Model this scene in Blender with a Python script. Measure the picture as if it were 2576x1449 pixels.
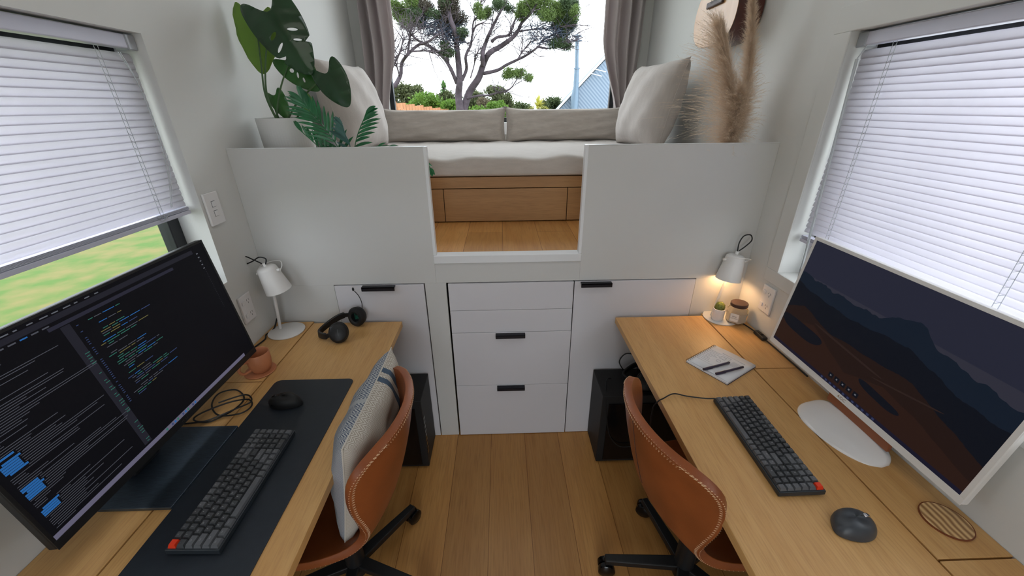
import bpy, bmesh, math, random
from mathutils import Vector, Matrix, Euler
R = math.radians
random.seed(11)
for o in list(bpy.data.objects): bpy.data.objects.remove(o)
SC = bpy.context.scene
COL = SC.collection

# ------------------------------------------------------------------ camera
cam_d = bpy.data.cameras.new('camera'); cam = bpy.data.objects.new('camera', cam_d); COL.objects.link(cam)
cam_d.sensor_width = 36; cam_d.lens = 982.3285 / 2576 * 36; cam_d.clip_start = .02; cam_d.clip_end = 300
def cam_matrix(pitch, yaw, roll, loc):
    t, a, r = R(pitch), R(yaw), R(roll)
    F = Vector((math.sin(a)*math.cos(t), math.cos(a)*math.cos(t), -math.sin(t)))
    R0 = Vector((math.cos(a), -math.sin(a), 0)); U0 = R0.cross(F)
    Rt = R0*math.cos(r) + U0*math.sin(r); U = -R0*math.sin(r) + U0*math.cos(r)
    m = Matrix((Rt, U, -F)).transposed().to_4x4(); m.translation = loc
    return m
cam.matrix_world = cam_matrix(25.0898, 1.3642, -.5184, (0, -1.6268, 1.6534))
SC.camera = cam
# ------------------------------------------------------------------ world, exposure
w = bpy.data.worlds.new('overcast_sky'); SC.world = w; w.use_nodes = True
bg = w.node_tree.nodes['Background']; bg.inputs[0].default_value = (.87, .945, 1.0, 1); bg.inputs[1].default_value = 4.5
SC.view_settings.view_transform = 'Standard'; SC.view_settings.look = 'None'
SC.view_settings.gamma = 1; SC.view_settings.use_curve_mapping = False
SC.view_settings.exposure = 0.08
def area(name, loc, rot, sx, sy, power, col=(1, 1, 1), portal=False):
    l = bpy.data.lights.new(name, 'AREA'); l.shape = 'RECTANGLE'; l.size = sx; l.size_y = sy
    l.energy = power; l.color = col
    if portal: l.cycles.is_portal = True
    o = bpy.data.objects.new(name, l); COL.objects.link(o); o.location = loc; o.rotation_euler = rot
    return o
XL, XR = -1.065, 1.115          # side walls
YB, YR, ZC = 1.74, -3.1, 2.95   # window wall, rear wall, ceiling
LF = 1.045                      # loft floor height
DZ = .742                       # desk top height
area('portal_window', (0.02, YB+.17, 2.19), (R(-90), 0, 0), 1.9, 1.4, 1, portal=True)
area('portal_rear_opening', (0, YR-.12, 1.0), (R(90), 0, 0), .84, 2.0, 1, portal=True)  # opening in the unseen rear wall, put in to admit sky fill
area('portal_left', (XL-.2, -.87, 1.45), (0, R(-90), 0), .85, 1.35, 1, portal=True)
area('portal_right', (XR+.2, -.87, 1.45), (0, R(90), 0), .85, 1.35, 1, portal=True)
area('added_room_fill', (0, -1.2, ZC-.06), (0, 0, 0), 0.9, 1.6, 4.8, (1, .96, .9))  # added fill light overhead, out of view, lifts the room brightness

area('added_loft_fill', (0, .75, ZC-.06), (0, 0, 0), 1.2, .7, 3.5, (.90, .96, 1))  # second added fill, cool, brightens the loft cushions; no fixture there
# ------------------------------------------------------------------ materials
def srgb(r, g, b):
    f = lambda c: (c/255/12.92 if c/255 <= .04045 else ((c/255+.055)/1.055)**2.4)
    return (f(r), f(g), f(b), 1)
def mat(name, col, rough=.6, metal=0, spec=.5, noise=0, nscale=40, bump=0, bscale=200, trans=0, coat=0, emit=None, estr=0, ior=1.45, stretch=(1, 1, 1), col2=None, sheen=0):
    m = bpy.data.materials.new(name); m.use_nodes = True; nt = m.node_tree; p = nt.nodes['Principled BSDF']
    p.inputs['Base Color'].default_value = col; p.inputs['Roughness'].default_value = rough
    p.inputs['Metallic'].default_value = metal; p.inputs['Specular IOR Level'].default_value = spec
    p.inputs['Transmission Weight'].default_value = trans; p.inputs['Coat Weight'].default_value = coat; p.inputs['IOR'].default_value = ior
    if sheen: p.inputs['Sheen Weight'].default_value = sheen
    if emit: p.inputs['Emission Color'].default_value = emit; p.inputs['Emission Strength'].default_value = estr
    if noise or bump or col2:
        tc = nt.nodes.new('ShaderNodeTexCoord'); mp = nt.nodes.new('ShaderNodeMapping'); mp.inputs['Scale'].default_value = stretch
        nt.links.new(tc.outputs['Object'], mp.inputs['Vector'])
        if noise or col2:
            n = nt.nodes.new('ShaderNodeTexNoise'); n.inputs['Scale'].default_value = nscale; n.inputs['Detail'].default_value = 4
            nt.links.new(mp.outputs[0], n.inputs['Vector'])
            mx = nt.nodes.new('ShaderNodeMix'); mx.data_type = 'RGBA'
            c2 = col2 or (col[0]*(1-noise), col[1]*(1-noise), col[2]*(1-noise), 1)
            mx.inputs['A'].default_value = col; mx.inputs['B'].default_value = c2
            cr = nt.nodes.new('ShaderNodeMapRange'); cr.inputs['From Min'].default_value = .35; cr.inputs['From Max'].default_value = .65
            nt.links.new(n.outputs['Fac'], cr.inputs['Value']); nt.links.new(cr.outputs[0], mx.inputs['Factor'])
            nt.links.new(mx.outputs['Result'], p.inputs['Base Color'])
        if bump:
            n2 = nt.nodes.new('ShaderNodeTexNoise'); n2.inputs['Scale'].default_value = bscale; n2.inputs['Detail'].default_value = 3
            nt.links.new(mp.outputs[0], n2.inputs['Vector'])
            b = nt.nodes.new('ShaderNodeBump'); b.inputs['Strength'].default_value = bump; b.inputs['Distance'].default_value = .002
            nt.links.new(n2.outputs['Fac'], b.inputs['Height']); nt.links.new(b.outputs[0], p.inputs['Normal'])
    return m
def wood(name, ca, cb, cc, axis='y', rough=.45, planks=None, fine=1.0, coat=0):
    m = bpy.data.materials.new(name); m.use_nodes = True; nt = m.node_tree; p = nt.nodes['Principled BSDF']; L = nt.links
    p.inputs['Roughness'].default_value = rough; p.inputs['Coat Weight'].default_value = coat
    tc = nt.nodes.new('ShaderNodeTexCoord')
    def mapping(s, rot=(0, 0, 0)):
        mp = nt.nodes.new('ShaderNodeMapping'); mp.inputs['Scale'].default_value = s; mp.inputs['Rotation'].default_value = rot
        L.new(tc.outputs['Object'], mp.inputs['Vector']); return mp
    s = {'y': (1, .06, 1), 'x': (.06, 1, 1), 'z': (1, 1, .06)}[axis]
    m1 = mapping(tuple(v*14 for v in s)); m2 = mapping(tuple(v*(240*fine) for v in s))
    n1 = nt.nodes.new('ShaderNodeTexNoise'); n1.inputs['Scale'].default_value = 1; n1.inputs['Detail'].default_value = 5; n1.inputs['Distortion'].default_value = 1.2
    n2 = nt.nodes.new('ShaderNodeTexNoise'); n2.inputs['Scale'].default_value = 1; n2.inputs['Detail'].default_value = 3
    L.new(m1.outputs[0], n1.inputs['Vector']); L.new(m2.outputs[0], n2.inputs['Vector'])
    r1 = nt.nodes.new('ShaderNodeMapRange'); r1.inputs[1].default_value = .3; r1.inputs[2].default_value = .7; L.new(n1.outputs['Fac'], r1.inputs[0])
    r2 = nt.nodes.new('ShaderNodeMapRange'); r2.inputs[1].default_value = .45; r2.inputs[2].default_value = .75; r2.inputs[4].default_value = .55; L.new(n2.outputs['Fac'], r2.inputs[0])
    mxa = nt.nodes.new('ShaderNodeMix'); mxa.data_type = 'RGBA'; mxa.inputs['A'].default_value = ca; mxa.inputs['B'].default_value = cb; L.new(r1.outputs[0], mxa.inputs['Factor'])
    mxb = nt.nodes.new('ShaderNodeMix'); mxb.data_type = 'RGBA'; L.new(mxa.outputs['Result'], mxb.inputs['A']); mxb.inputs['B'].default_value = cc; L.new(r2.outputs[0], mxb.inputs['Factor'])
    out = mxb.outputs['Result']
    if planks:
        wd, ln, off = planks
        mp = nt.nodes.new('ShaderNodeMapping'); mp.inputs['Rotation'].default_value = (0, 0, R(90)) if axis == 'y' else (0, 0, 0)
        mp.inputs['Location'].default_value = (0.37, off, 0)
        L.new(tc.outputs['Object'], mp.inputs['Vector'])
        br = nt.nodes.new('ShaderNodeTexBrick'); br.inputs['Scale'].default_value = 1; br.inputs['Brick Width'].default_value = ln; br.inputs['Row Height'].default_value = wd
        br.inputs['Mortar Size'].default_value = .0013; br.inputs['Mortar Smooth'].default_value = 0; br.offset = .37; br.inputs['Bias'].default_value = 0
        br.inputs['Color1'].default_value = (.82, .80, .78, 1); br.inputs['Color2'].default_value = (1.1, 1.1, 1.12, 1); br.inputs['Mortar'].default_value = (.42, .33, .25, 1)
        L.new(mp.outputs[0], br.inputs['Vector'])
        mu = nt.nodes.new('ShaderNodeMix'); mu.data_type = 'RGBA'; mu.blend_type = 'MULTIPLY'; mu.inputs['Factor'].default_value = 1
        L.new(out, mu.inputs['A']); L.new(br.outputs['Color'], mu.inputs['B']); out = mu.outputs['Result']
    L.new(out, p.inputs['Base Color'])
    b = nt.nodes.new('ShaderNodeBump'); b.inputs['Strength'].default_value = .12; b.inputs['Distance'].default_value = .001
    L.new(n2.outputs['Fac'], b.inputs['Height']); L.new(b.outputs[0], p.inputs['Normal'])
    return m
def emis(name, col, s=1):
    s = s*.62
    m = bpy.data.materials.new(name); m.use_nodes = True; p = m.node_tree.nodes['Principled BSDF']
    p.inputs['Base Color'].default_value = (.004, .004, .005, 1); p.inputs['Roughness'].default_value = .32
    p.inputs['Emission Color'].default_value = col; p.inputs['Emission Strength'].default_value = s
    p.inputs['Specular IOR Level'].default_value = .07
    return m
M = {}
M['wall'] = mat('white_wall_paint', srgb(216, 216, 213), .75, bump=.05, bscale=300)
M['panel'] = mat('white_laminate', srgb(208, 208, 206), .42, bump=.03, bscale=900)
M['door'] = mat('white_melamine', srgb(214, 213, 218), .35)
M['trimw'] = mat('white_gloss_trim', srgb(230, 232, 234), .3)
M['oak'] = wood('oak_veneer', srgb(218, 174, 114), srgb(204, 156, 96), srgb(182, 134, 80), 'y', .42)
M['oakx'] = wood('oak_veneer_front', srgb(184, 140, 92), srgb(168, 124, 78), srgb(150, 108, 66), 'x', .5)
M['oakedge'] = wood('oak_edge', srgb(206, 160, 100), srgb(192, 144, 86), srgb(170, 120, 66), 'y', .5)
M['floor'] = wood('oak_floor_planks', srgb(204, 152, 88), srgb(188, 134, 72), srgb(158, 110, 56), 'y', .38, planks=(.183, 1.9, .083), fine=.6)
M['lfloor'] = wood('loft_floor_planks', srgb(214, 160, 96), srgb(200, 142, 78), srgb(176, 122, 64), 'y', .4, planks=(.183, 1.5, .0), fine=.6)
M['gap'] = mat('gap_shade', srgb(60, 34, 20), .9)  # dark tone painted in for the shade inside seams
M['black'] = mat('black_plastic', srgb(24, 25, 27), .45)
M['matte'] = mat('matte_black', srgb(20, 21, 23), .6, bump=.1, bscale=900)
M['gloss'] = mat('gloss_black', srgb(10, 10, 12), .15)
M['bmetal'] = mat('sheen_blue_metal', srgb(98, 112, 128), .3, metal=.85, noise=.2, nscale=60, stretch=(1, 8, 1))  # colour lifted towards blue, standing in for window sheen on the base plate
M['handle'] = mat('black_handle', srgb(34, 34, 42), .35, metal=.3)
M['frame'] = mat('black_aluminium', srgb(28, 31, 36), .4)
M['white'] = mat('white_powder_coat', srgb(228, 226, 224), .4)
M['wgloss'] = mat('glossy_white_plastic', srgb(232, 230, 230), .12, coat=.4)
M['wbezel'] = mat('satin_white_bezel', srgb(226, 224, 222), .3)
M['bronze'] = mat('brown_bronze', srgb(150, 92, 62), .35, metal=.3)
M['terra'] = mat('terracotta', srgb(190, 122, 84), .55, noise=.1, nscale=30)
M['leather'] = mat('tan_leather', srgb(146, 78, 38), .36, noise=.22, nscale=9, bump=.18, bscale=420, spec=.45)
M['thread'] = mat('cream_thread', srgb(226, 190, 152), .8)
M['linen'] = mat('grey_linen', srgb(196, 186, 177), .9, noise=.12, nscale=60, bump=.5, bscale=500, stretch=(.25, 1, 1), sheen=.2)
M['linen2'] = mat('pale_linen', srgb(198, 190, 184), .9, noise=.08, nscale=40, bump=.5, bscale=450, stretch=(1, .3, 1), sheen=.2)
M['mattress'] = mat('mattress_linen', srgb(206, 199, 193), .9, noise=.08, nscale=50, bump=.5, bscale=450, stretch=(.25, 1, 1), sheen=.2)
M['curtain'] = mat('mauve_grey_curtain', srgb(182, 170, 166), .85, noise=.06, nscale=80, sheen=.3)
M['leaf'] = mat('dark_green_leaf', srgb(36, 74, 42), .28, noise=.35, nscale=9, coat=.25)
M['leafm'] = mat('mid_green_leaf', srgb(52, 104, 42), .35, noise=.25, nscale=9)
M['leafl'] = mat('light_green_leaf', srgb(122, 158, 62), .45, noise=.2, nscale=9)
M['palm'] = mat('palm_green', srgb(42, 116, 70), .3, noise=.3, nscale=30)
M['palm2'] = mat('palm_blue_green', srgb(66, 112, 104), .3, noise=.3, nscale=30)
M['stem'] = mat('green_stem', srgb(66, 96, 56), .5)
M['soil'] = mat('potting_soil', srgb(48, 36, 28), .95, noise=.4, nscale=60)
M['pot'] = mat('white_ribbed_ceramic', srgb(214, 214, 212), .55)
M['pampas'] = None
M['pstem'] = mat('pampas_stem', srgb(190, 152, 96), .8)
M['spruce'] = wood('guitar_spruce', srgb(212, 168, 116), srgb(200, 152, 100), srgb(190, 140, 92), 'z', .35, fine=.8, coat=.2)
M['mahog'] = mat('guitar_mahogany', srgb(88, 38, 26), .28, noise=.25, nscale=20, coat=.3)
M['rose'] = mat('rosewood', srgb(70, 50, 46), .5)
M['glass'] = mat('window_glass', (1, 1, 1, 1), 0, trans=1, ior=1.02, spec=.1)
M['jarglass'] = mat('jar_glass', (.97, .97, .96, 1), .03, trans=1, ior=1.3)
M['wax'] = mat('cream_wax', srgb(226, 214, 196), .6)
M['paper'] = mat('white_paper', srgb(236, 236, 240), .85)
M['paper2'] = mat('off_white_label', srgb(232, 226, 218), .8)
M['ink'] = mat('grey_ink', srgb(178, 176, 186), .9)
M['inkd'] = mat('dark_ink', srgb(70, 60, 60), .9)
M['penc'] = mat('dark_purple_pen', srgb(62, 54, 72), .3)
M['penl'] = mat('pen_print', srgb(150, 140, 160), .4)
M['cactus'] = mat('cactus_green', srgb(92, 110, 44), .7, col2=srgb(150, 150, 80), nscale=120)
M['key'] = mat('dark_grey_keycap', srgb(68, 70, 74), .5)
M['key2'] = mat('light_grey_keycap', srgb(92, 94, 98), .5)
M['keyred'] = mat('red_keycap', srgb(226, 60, 28), .45)
M['legend'] = mat('key_legend', srgb(170, 172, 176), .6)
M['keycase'] = mat('keyboard_case', srgb(38, 44, 50), .4)
M['mat'] = mat('black_leather_mat', srgb(36, 42, 50), .42, noise=.1, nscale=60, bump=.15, bscale=700)
M['mouse'] = mat('graphite_mouse', srgb(62, 66, 72), .38)
M['silver'] = mat('silver', srgb(190, 190, 195), .25, metal=1)
M['grey'] = mat('grey_plastic', srgb(110, 112, 116), .5)
M['green'] = mat('teal_mesh_print', srgb(30, 120, 96), .6)
M['brownedge'] = mat('brown_acrylic', srgb(120, 66, 40), .2)
M['sky'] = emis('x', (1, 1, 1, 1))
def trans_mat(name, col, t, rough=.7, tcol=None):
    m = bpy.data.materials.new(name); m.use_nodes = True; nt = m.node_tree
    p = nt.nodes['Principled BSDF']; p.inputs['Base Color'].default_value = col; p.inputs['Roughness'].default_value = rough
    tr = nt.nodes.new('ShaderNodeBsdfTranslucent'); tr.inputs[0].default_value = tcol or col
    mx = nt.nodes.new('ShaderNodeMixShader'); mx.inputs[0].default_value = t
    out = nt.nodes['Material Output']
    nt.links.new(p.outputs[0], mx.inputs[1]); nt.links.new(tr.outputs[0], mx.inputs[2]); nt.links.new(mx.outputs[0], out.inputs[0])
    return m
M['pampas'] = trans_mat('pampas_plume', srgb(232, 212, 190), .3, .95)
M['curtain'] = trans_mat('mauve_grey_curtain_cloth', srgb(208, 199, 198), .36, .9)
M['slat'] = trans_mat('white_blind_slat', srgb(242, 240, 246), .5, .4)
M['rail'] = mat('blind_rail', srgb(206, 206, 222), .4)
M['clear'] = mat('clear_plastic', srgb(220, 225, 228), .15, trans=.6, ior=1.3)
M['leafl'] = trans_mat('backlit_leaf', srgb(120, 152, 78), .45, .5, srgb(160, 186, 92))
M['bark'] = mat('manuka_bark', srgb(74, 64, 70), .9, noise=.4, nscale=12)
M['fence'] = mat('timber_fence', srgb(196, 140, 104), .85, noise=.2, nscale=8)
M['roof'] = mat('blue_grey_roof', srgb(108, 122, 138), .5, metal=.2)
M['flue'] = mat('galvanised_flue', srgb(96, 114, 130), .4, metal=.3)
M['lawn'] = mat('lawn_grass', srgb(60, 88, 20), .95, col2=srgb(98, 92, 46), nscale=2.2)
M['gravel'] = mat('pale_gravel', srgb(190, 190, 186), .95, noise=.2, nscale=30)
for k, c, t in (('f_g', (84, 104, 48), .35), ('f_d', (52, 70, 38), .25), ('f_b', (60, 54, 42), .2), ('f_olive', (84, 92, 58), .3), ('f_bright', (92, 124, 46), .35), ('f_brown', (100, 90, 70), .3), ('f_dark', (68, 82, 44), .3), ('f_flax', (182, 178, 84), .4), ('f_t', (58, 66, 82), .2), ('f_cab', (84, 120, 60), .3), ('blade', (62, 96, 18), .4)):
    M[k] = trans_mat(k + '_foliage', srgb(*c), t, .7)

# ------------------------------------------------------------------ builders
WM = {}
def thing(name, label, cat, loc=(0, 0, 0), rz=0, group=None, rot=None):
    o = bpy.data.objects.new(name, None); COL.objects.link(o); o.empty_display_size = .05
    o.location = loc; o.rotation_euler = rot or (0, 0, rz)
    WM[o] = Matrix.Translation(Vector(loc)) @ Euler(rot or (0, 0, rz)).to_matrix().to_4x4()
    tag(o, label, cat, group); return o
def tag(o, label, cat, group=None, kind=None):
    if label: o['label'] = label
    if cat: o['category'] = cat
    if group: o['group'] = group
    if kind: o['kind'] = kind
    return o
def B(): return bmesh.new()
def mk(name, bm, m, parent=None, world=False, smooth=False, sub=0, bevel=0, solid=0, label=None, angle=40):
    if world and parent is not None: bm.transform(WM[parent].inverted())
    bmesh.ops.recalc_face_normals(bm, faces=bm.faces) if not solid else None
    me = bpy.data.meshes.new(name); bm.to_mesh(me); bm.free()
    for mm in (m if isinstance(m, (list, tuple)) else [m]): me.materials.append(mm)
    if smooth:
        for p in me.polygons: p.use_smooth = True
    o = bpy.data.objects.new(name, me); COL.objects.link(o)
    if parent is not None: o.parent = parent; WM[o] = WM[parent]
    else: WM[o] = Matrix.Identity(4)
    if solid: md = o.modifiers.new('s', 'SOLIDIFY'); md.thickness = solid; md.offset = 0
    if bevel: md = o.modifiers.new('b', 'BEVEL'); md.width = bevel; md.segments = 2; md.limit_method = 'ANGLE'; md.angle_limit = R(35)
    if sub: md = o.modifiers.new('u', 'SUBSURF'); md.levels = sub; md.render_levels = sub
    if smooth and not sub and angle < 180:
        me.set_sharp_from_angle(angle=R(angle))
    if label: o['label'] = label
    return o
def struct(name, bm, m, **k):
    o = mk(name, bm, m, **k); o['kind'] = 'structure'; return o
def box(bm, x0, x1, y0, y1, z0, z1, mi=0):
    vs = [bm.verts.new((x, y, z)) for x in (x0, x1) for y in (y0, y1) for z in (z0, z1)]
    for f in ((0, 1, 3, 2), (4, 6, 7, 5), (0, 4, 5, 1), (2, 3, 7, 6), (0, 2, 6, 4), (1, 5, 7, 3)):
        bm.faces.new([vs[i] for i in f]).material_index = mi
    return vs
def frame_of(d):
    d = d.normalized(); up = Vector((0, 0, 1)) if abs(d.z) < .95 else Vector((1, 0, 0))
    a = d.cross(up).normalized(); return a, a.cross(d).normalized()
def tube(bm, pts, r, seg=8, mi=0, cap=True):
    pts = [Vector(p) for p in pts]; n = len(pts); rs = r if isinstance(r, (list, tuple)) else [r]*n
    rings = []; a = None
    for i, p in enumerate(pts):
        d = (pts[min(i+1, n-1)] - pts[max(i-1, 0)])
        if d.length < 1e-9: d = Vector((0, 0, 1))
        d.normalize()
        if a is None: a, b = frame_of(d)
        else:
            a = (a - d*a.dot(d)); a = a.normalized() if a.length > 1e-6 else frame_of(d)[0]
            b = d.cross(a)
        b = d.cross(a)
        rings.append([bm.verts.new(p + (a*math.cos(2*math.pi*k/seg) + b*math.sin(2*math.pi*k/seg))*rs[i]) for k in range(seg)])
    for i in range(n-1):
        for k in range(seg):
            bm.faces.new((rings[i][k], rings[i][(k+1) % seg], rings[i+1][(k+1) % seg], rings[i+1][k])).material_index = mi
    if cap:
        bm.faces.new(rings[0][::-1]).material_index = mi; bm.faces.new(rings[-1]).material_index = mi
def spline(pts, n=8, closed=False):
    P = [Vector(p) for p in pts]; out = []; N = len(P)
    rng = range(N if closed else N-1)
    for i in rng:
        g = (lambda j: P[j % N]) if closed else (lambda j: P[max(0, min(N-1, j))])
        a, b, c, d = g(i-1), g(i), g(i+1), g(i+2)
        for k in range(n):
            t = k/n
            out.append(.5*((2*b)+(c-a)*t+(2*a-5*b+4*c-d)*t*t+(3*b-a-3*c+d)*t**3))
    if not closed: out.append(P[-1])
    return out
def lathe(bm, prof, c=(0, 0, 0), seg=32, mt=None, mi=0):
    rings = []; c = Vector(c)
    for r, z in prof:
        if r < 1e-6: v = Vector((0, 0, z)); v = mt @ v if mt else v; rings.append([bm.verts.new(c+v)])
        else:
            ring = []
            for k in range(seg):
                v = Vector((r*math.cos(2*math.pi*k/seg), r*math.sin(2*math.pi*k/seg), z)); v = mt @ v if mt else v
                ring.append(bm.verts.new(c+v))
            rings.append(ring)
    for A, Bq in zip(rings, rings[1:]):
        for k in range(seg):
            k2 = (k+1) % seg
            vs = [A[k % len(A)], A[k2 % len(A)], Bq[k2 % len(Bq)], Bq[k % len(Bq)]]
            u = []
            for v in vs:
                if v not in u: u.append(v)
            if len(u) > 2: bm.faces.new(u).material_index = mi
def grid(bm, f, nu, nv, mi=0, uv=None):
    V = [[bm.verts.new(f(i/nu, j/nv)) for j in range(nv+1)] for i in range(nu+1)]
    lay = bm.loops.layers.uv.verify() if uv else None
    for i in range(nu):
        for j in range(nv):
            fc = bm.faces.new((V[i][j], V[i+1][j], V[i+1][j+1], V[i][j+1])); fc.material_index = mi
            if uv:
                for l, (a, b) in zip(fc.loops, ((i, j), (i+1, j), (i+1, j+1), (i, j+1))): l[lay].uv = (a/nu, b/nv)
    return V
def prism(bm, pts, z0, z1, mi=0):
    a = [bm.verts.new((p[0], p[1], z0)) for p in pts]; b = [bm.verts.new((p[0], p[1], z1)) for p in pts]; n = len(pts)
    bm.faces.new(a[::-1]).material_index = mi; bm.faces.new(b).material_index = mi
    for i in range(n): bm.faces.new((a[i], a[(i+1) % n], b[(i+1) % n], b[i])).material_index = mi
def rrect(x0, x1, y0, y1, r, n=6):
    out = []
    for cx, cy, a0 in ((x1-r, y1-r, 0), (x0+r, y1-r, 90), (x0+r, y0+r, 180), (x1-r, y0+r, 270)):
        for k in range(n+1):
            a = R(a0+90*k/n); out.append((cx+r*math.cos(a), cy+r*math.sin(a)))
    return out
def sph(bm, c, rx, ry, rz, seg=16, mi=0):
    n = seg//2
    lathe(bm, [(math.sin(math.pi*i/n), -math.cos(math.pi*i/n)) for i in range(n+1)], c, seg, Matrix.Diagonal((rx, ry, rz)), mi)
def text_bm(bm, s, size, mtx, depth=.0003, mi=0):
    cu = bpy.data.curves.new('t', 'FONT'); cu.body = s; cu.size = size; cu.align_x = 'CENTER'; cu.align_y = 'CENTER'; cu.resolution_u = 2
    ob = bpy.data.objects.new('t', cu); COL.objects.link(ob)
    dg = bpy.context.evaluated_depsgraph_get(); me = bpy.data.meshes.new_from_object(ob.evaluated_get(dg))
    t = bmesh.new(); t.from_mesh(me); t.transform(mtx)
    idx = {v: bm.verts.new(v.co) for v in t.verts}
    for f in t.faces:
        try: bm.faces.new([idx[v] for v in f.verts]).material_index = mi
        except ValueError: pass
    t.free(); bpy.data.objects.remove(ob); bpy.data.curves.remove(cu); bpy.data.meshes.remove(me)
def dup(root, loc, rz, label, group=None):
    r = root.copy(); COL.objects.link(r); r.location = loc; r.rotation_euler = (0, 0, rz); r['label'] = label
    if group: r['group'] = group
    WM[r] = Matrix.Translation(Vector(loc)) @ Matrix.Rotation(rz, 4, 'Z')
    for ch in list(root.children):
        c = ch.copy(); COL.objects.link(c); c.parent = r; WM[c] = WM[r]
        for g in list(ch.children):
            d = g.copy(); COL.objects.link(d); d.parent = c
    return r

# ================================================================== the room
bm = B(); box(bm, XL, XR, YR, YB, -.05, 0); struct('floor', bm, M['floor'])
bm = B(); box(bm, XL, XR, .02, YB, .99, LF); struct('floor_loft', bm, M['lfloor'])
bm = B(); box(bm, XL-.15, XR+.15, YR, YB+.12, ZC, ZC+.08); struct('ceiling', bm, M['wall'])
WY0, WY1, WZ0, WZ1 = -1.52, -.222, 1.045, 1.856      # side window openings (y, z)
def side_wall(name, xi, xo, wy1, wz0):
    bm = B(); x0, x1 = min(xi, xo), max(xi, xo)
    box(bm, x0, x1, YR, WY0, -.05, ZC); box(bm, x0, x1, wy1, YB+.12, -.05, ZC)
    box(bm, x0, x1, WY0, wy1, -.05, wz0); box(bm, x0, x1, WY0, wy1, WZ1, ZC)
    return struct(name, bm, M['wall'])
side_wall('wall_left', XL, XL-.14, -.222, 1.045)
side_wall('wall_right', XR, XR+.14, -.20, 1.03)
HX0, HX1, HZ0, HZ1 = -.86, .90, 1.53, 2.84
bm = B(); y0, y1 = YB, YB+.12
box(bm, XL, HX0, y0, y1, 0, ZC); box(bm, HX1, XR, y0, y1, 0, ZC); box(bm, HX0, HX1, y0, y1, 0, HZ0); box(bm, HX0, HX1, y0, y1, HZ1, ZC)
struct('wall_back', bm, M['wall'])
bm = B(); y0, y1 = YR-.1, YR
box(bm, XL, -.4, y0, y1, 0, ZC); box(bm, .4, XR, y0, y1, 0, ZC); box(bm, -.4, .4, y0, y1, 2.0, ZC)  # space between the boxes left open to let fill light in
struct('wall_rear', bm, M['wall'])
bm = B()   # white architraves round the right window and the picture window
for a in ((WY0-.075, -.20+.072, 1.03-.055, 1.03), (WY0-.075, -.20+.072, WZ1, WZ1+.075), (-.20, -.20+.072, 1.03, WZ1)): box(bm, XR-.006, XR+.001, a[0], a[1], a[2], a[3])
struct('trim_1', bm, M['wall'], bevel=.002)
bm = B()
for x0, x1, z0, z1 in ((HX0-.09, HX0, HZ0-.09, HZ1+.08), (HX1, HX1+.09, HZ0-.09, HZ1+.08), (HX0, HX1, HZ0-.09, HZ0), (HX0, HX1, HZ1, HZ1+.08)): box(bm, x0, x1, YB-.014, YB+.001, z0, z1)
struct('trim_2', bm, M['trimw'], bevel=.003)
def window(name, axis, c, a0, a1, z0, z1, fw=.05, th=.04, mull=(), fm='frame'):
    bm = B()
    def bx(p0, p1, q0, q1, t0, t1):
        if axis == 'x': box(bm, t0, t1, p0, p1, q0, q1)
        else: box(bm, p0, p1, t0, t1, q0, q1)
    t0, t1 = c-th/2, c+th/2
    bx(a0, a0+fw, z0, z1, t0, t1); bx(a1-fw, a1, z0, z1, t0, t1); bx(a0+fw, a1-fw, z0, z0+fw, t0, t1); bx(a0+fw, a1-fw, z1-fw, z1, t0, t1)
    for m_ in mull: bx(m_-fw/2, m_+fw/2, z0+fw, z1-fw, t0, t1)
    f = struct(name, bm, M[fm], bevel=.003)
    bm = B()
    if axis == 'x': box(bm, c-.002, c+.002, a0+fw*.8, a1-fw*.8, z0+fw*.8, z1-fw*.8)
    else: box(bm, a0+fw*.8, a1-fw*.8, c-.002, c+.002, z0+fw*.8, z1-fw*.8)
    mk('pane', bm, M['glass'], f)
window('window_1', 'x', XL-.115, WY0, -.222, 1.045, WZ1)
window('window_2', 'x', XR+.115, WY0, -.20, 1.03, WZ1)
window('window_3', 'y', YB+.06, HX0, HX1, HZ0, HZ1, fw=.035)
# half-height loft wall, notch and cabinet surround (front face y=0)
bm = B(); T = .02; ZT = 1.508; ZD = .9235
NL, NR, NB = -.305, .347, 1.02
box(bm, XL, NL, 0, T, ZD, ZT); box(bm, NR, XR, 0, T, ZD, ZT); box(bm, NL, NR, 0, T, ZD, NB)
box(bm, XL, -.768, 0, T, 0, ZD); box(bm, -.358, -.262, -.001, T, 0, ZD); box(bm, .89, XR, 0, T, 0, ZD)
struct('wall_front', bm, M['panel'], bevel=.0012)
bm = B(); box(bm, NL, NR, -.008, .045, NB, 1.056); struct('trim_3', bm, M['trimw'], bevel=.002)
bm = B(); box(bm, NL-.001, NL+.012, -.001, .03, 1.056, ZT+.001); struct('trim_4', bm, M['trimw'], bevel=.001)
bm = B(); box(bm, NR-.012, NR+.001, -.001, .03, 1.056, ZT+.001); struct('trim_5', bm, M['trimw'], bevel=.001)
bm = B(); box(bm, XL, NL-.001, -.001, .021, ZT, ZT+.0015); box(bm, NR+.001, XR, -.001, .021, ZT, ZT+.0015); struct('trim_6', bm, M['trimw'])

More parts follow.
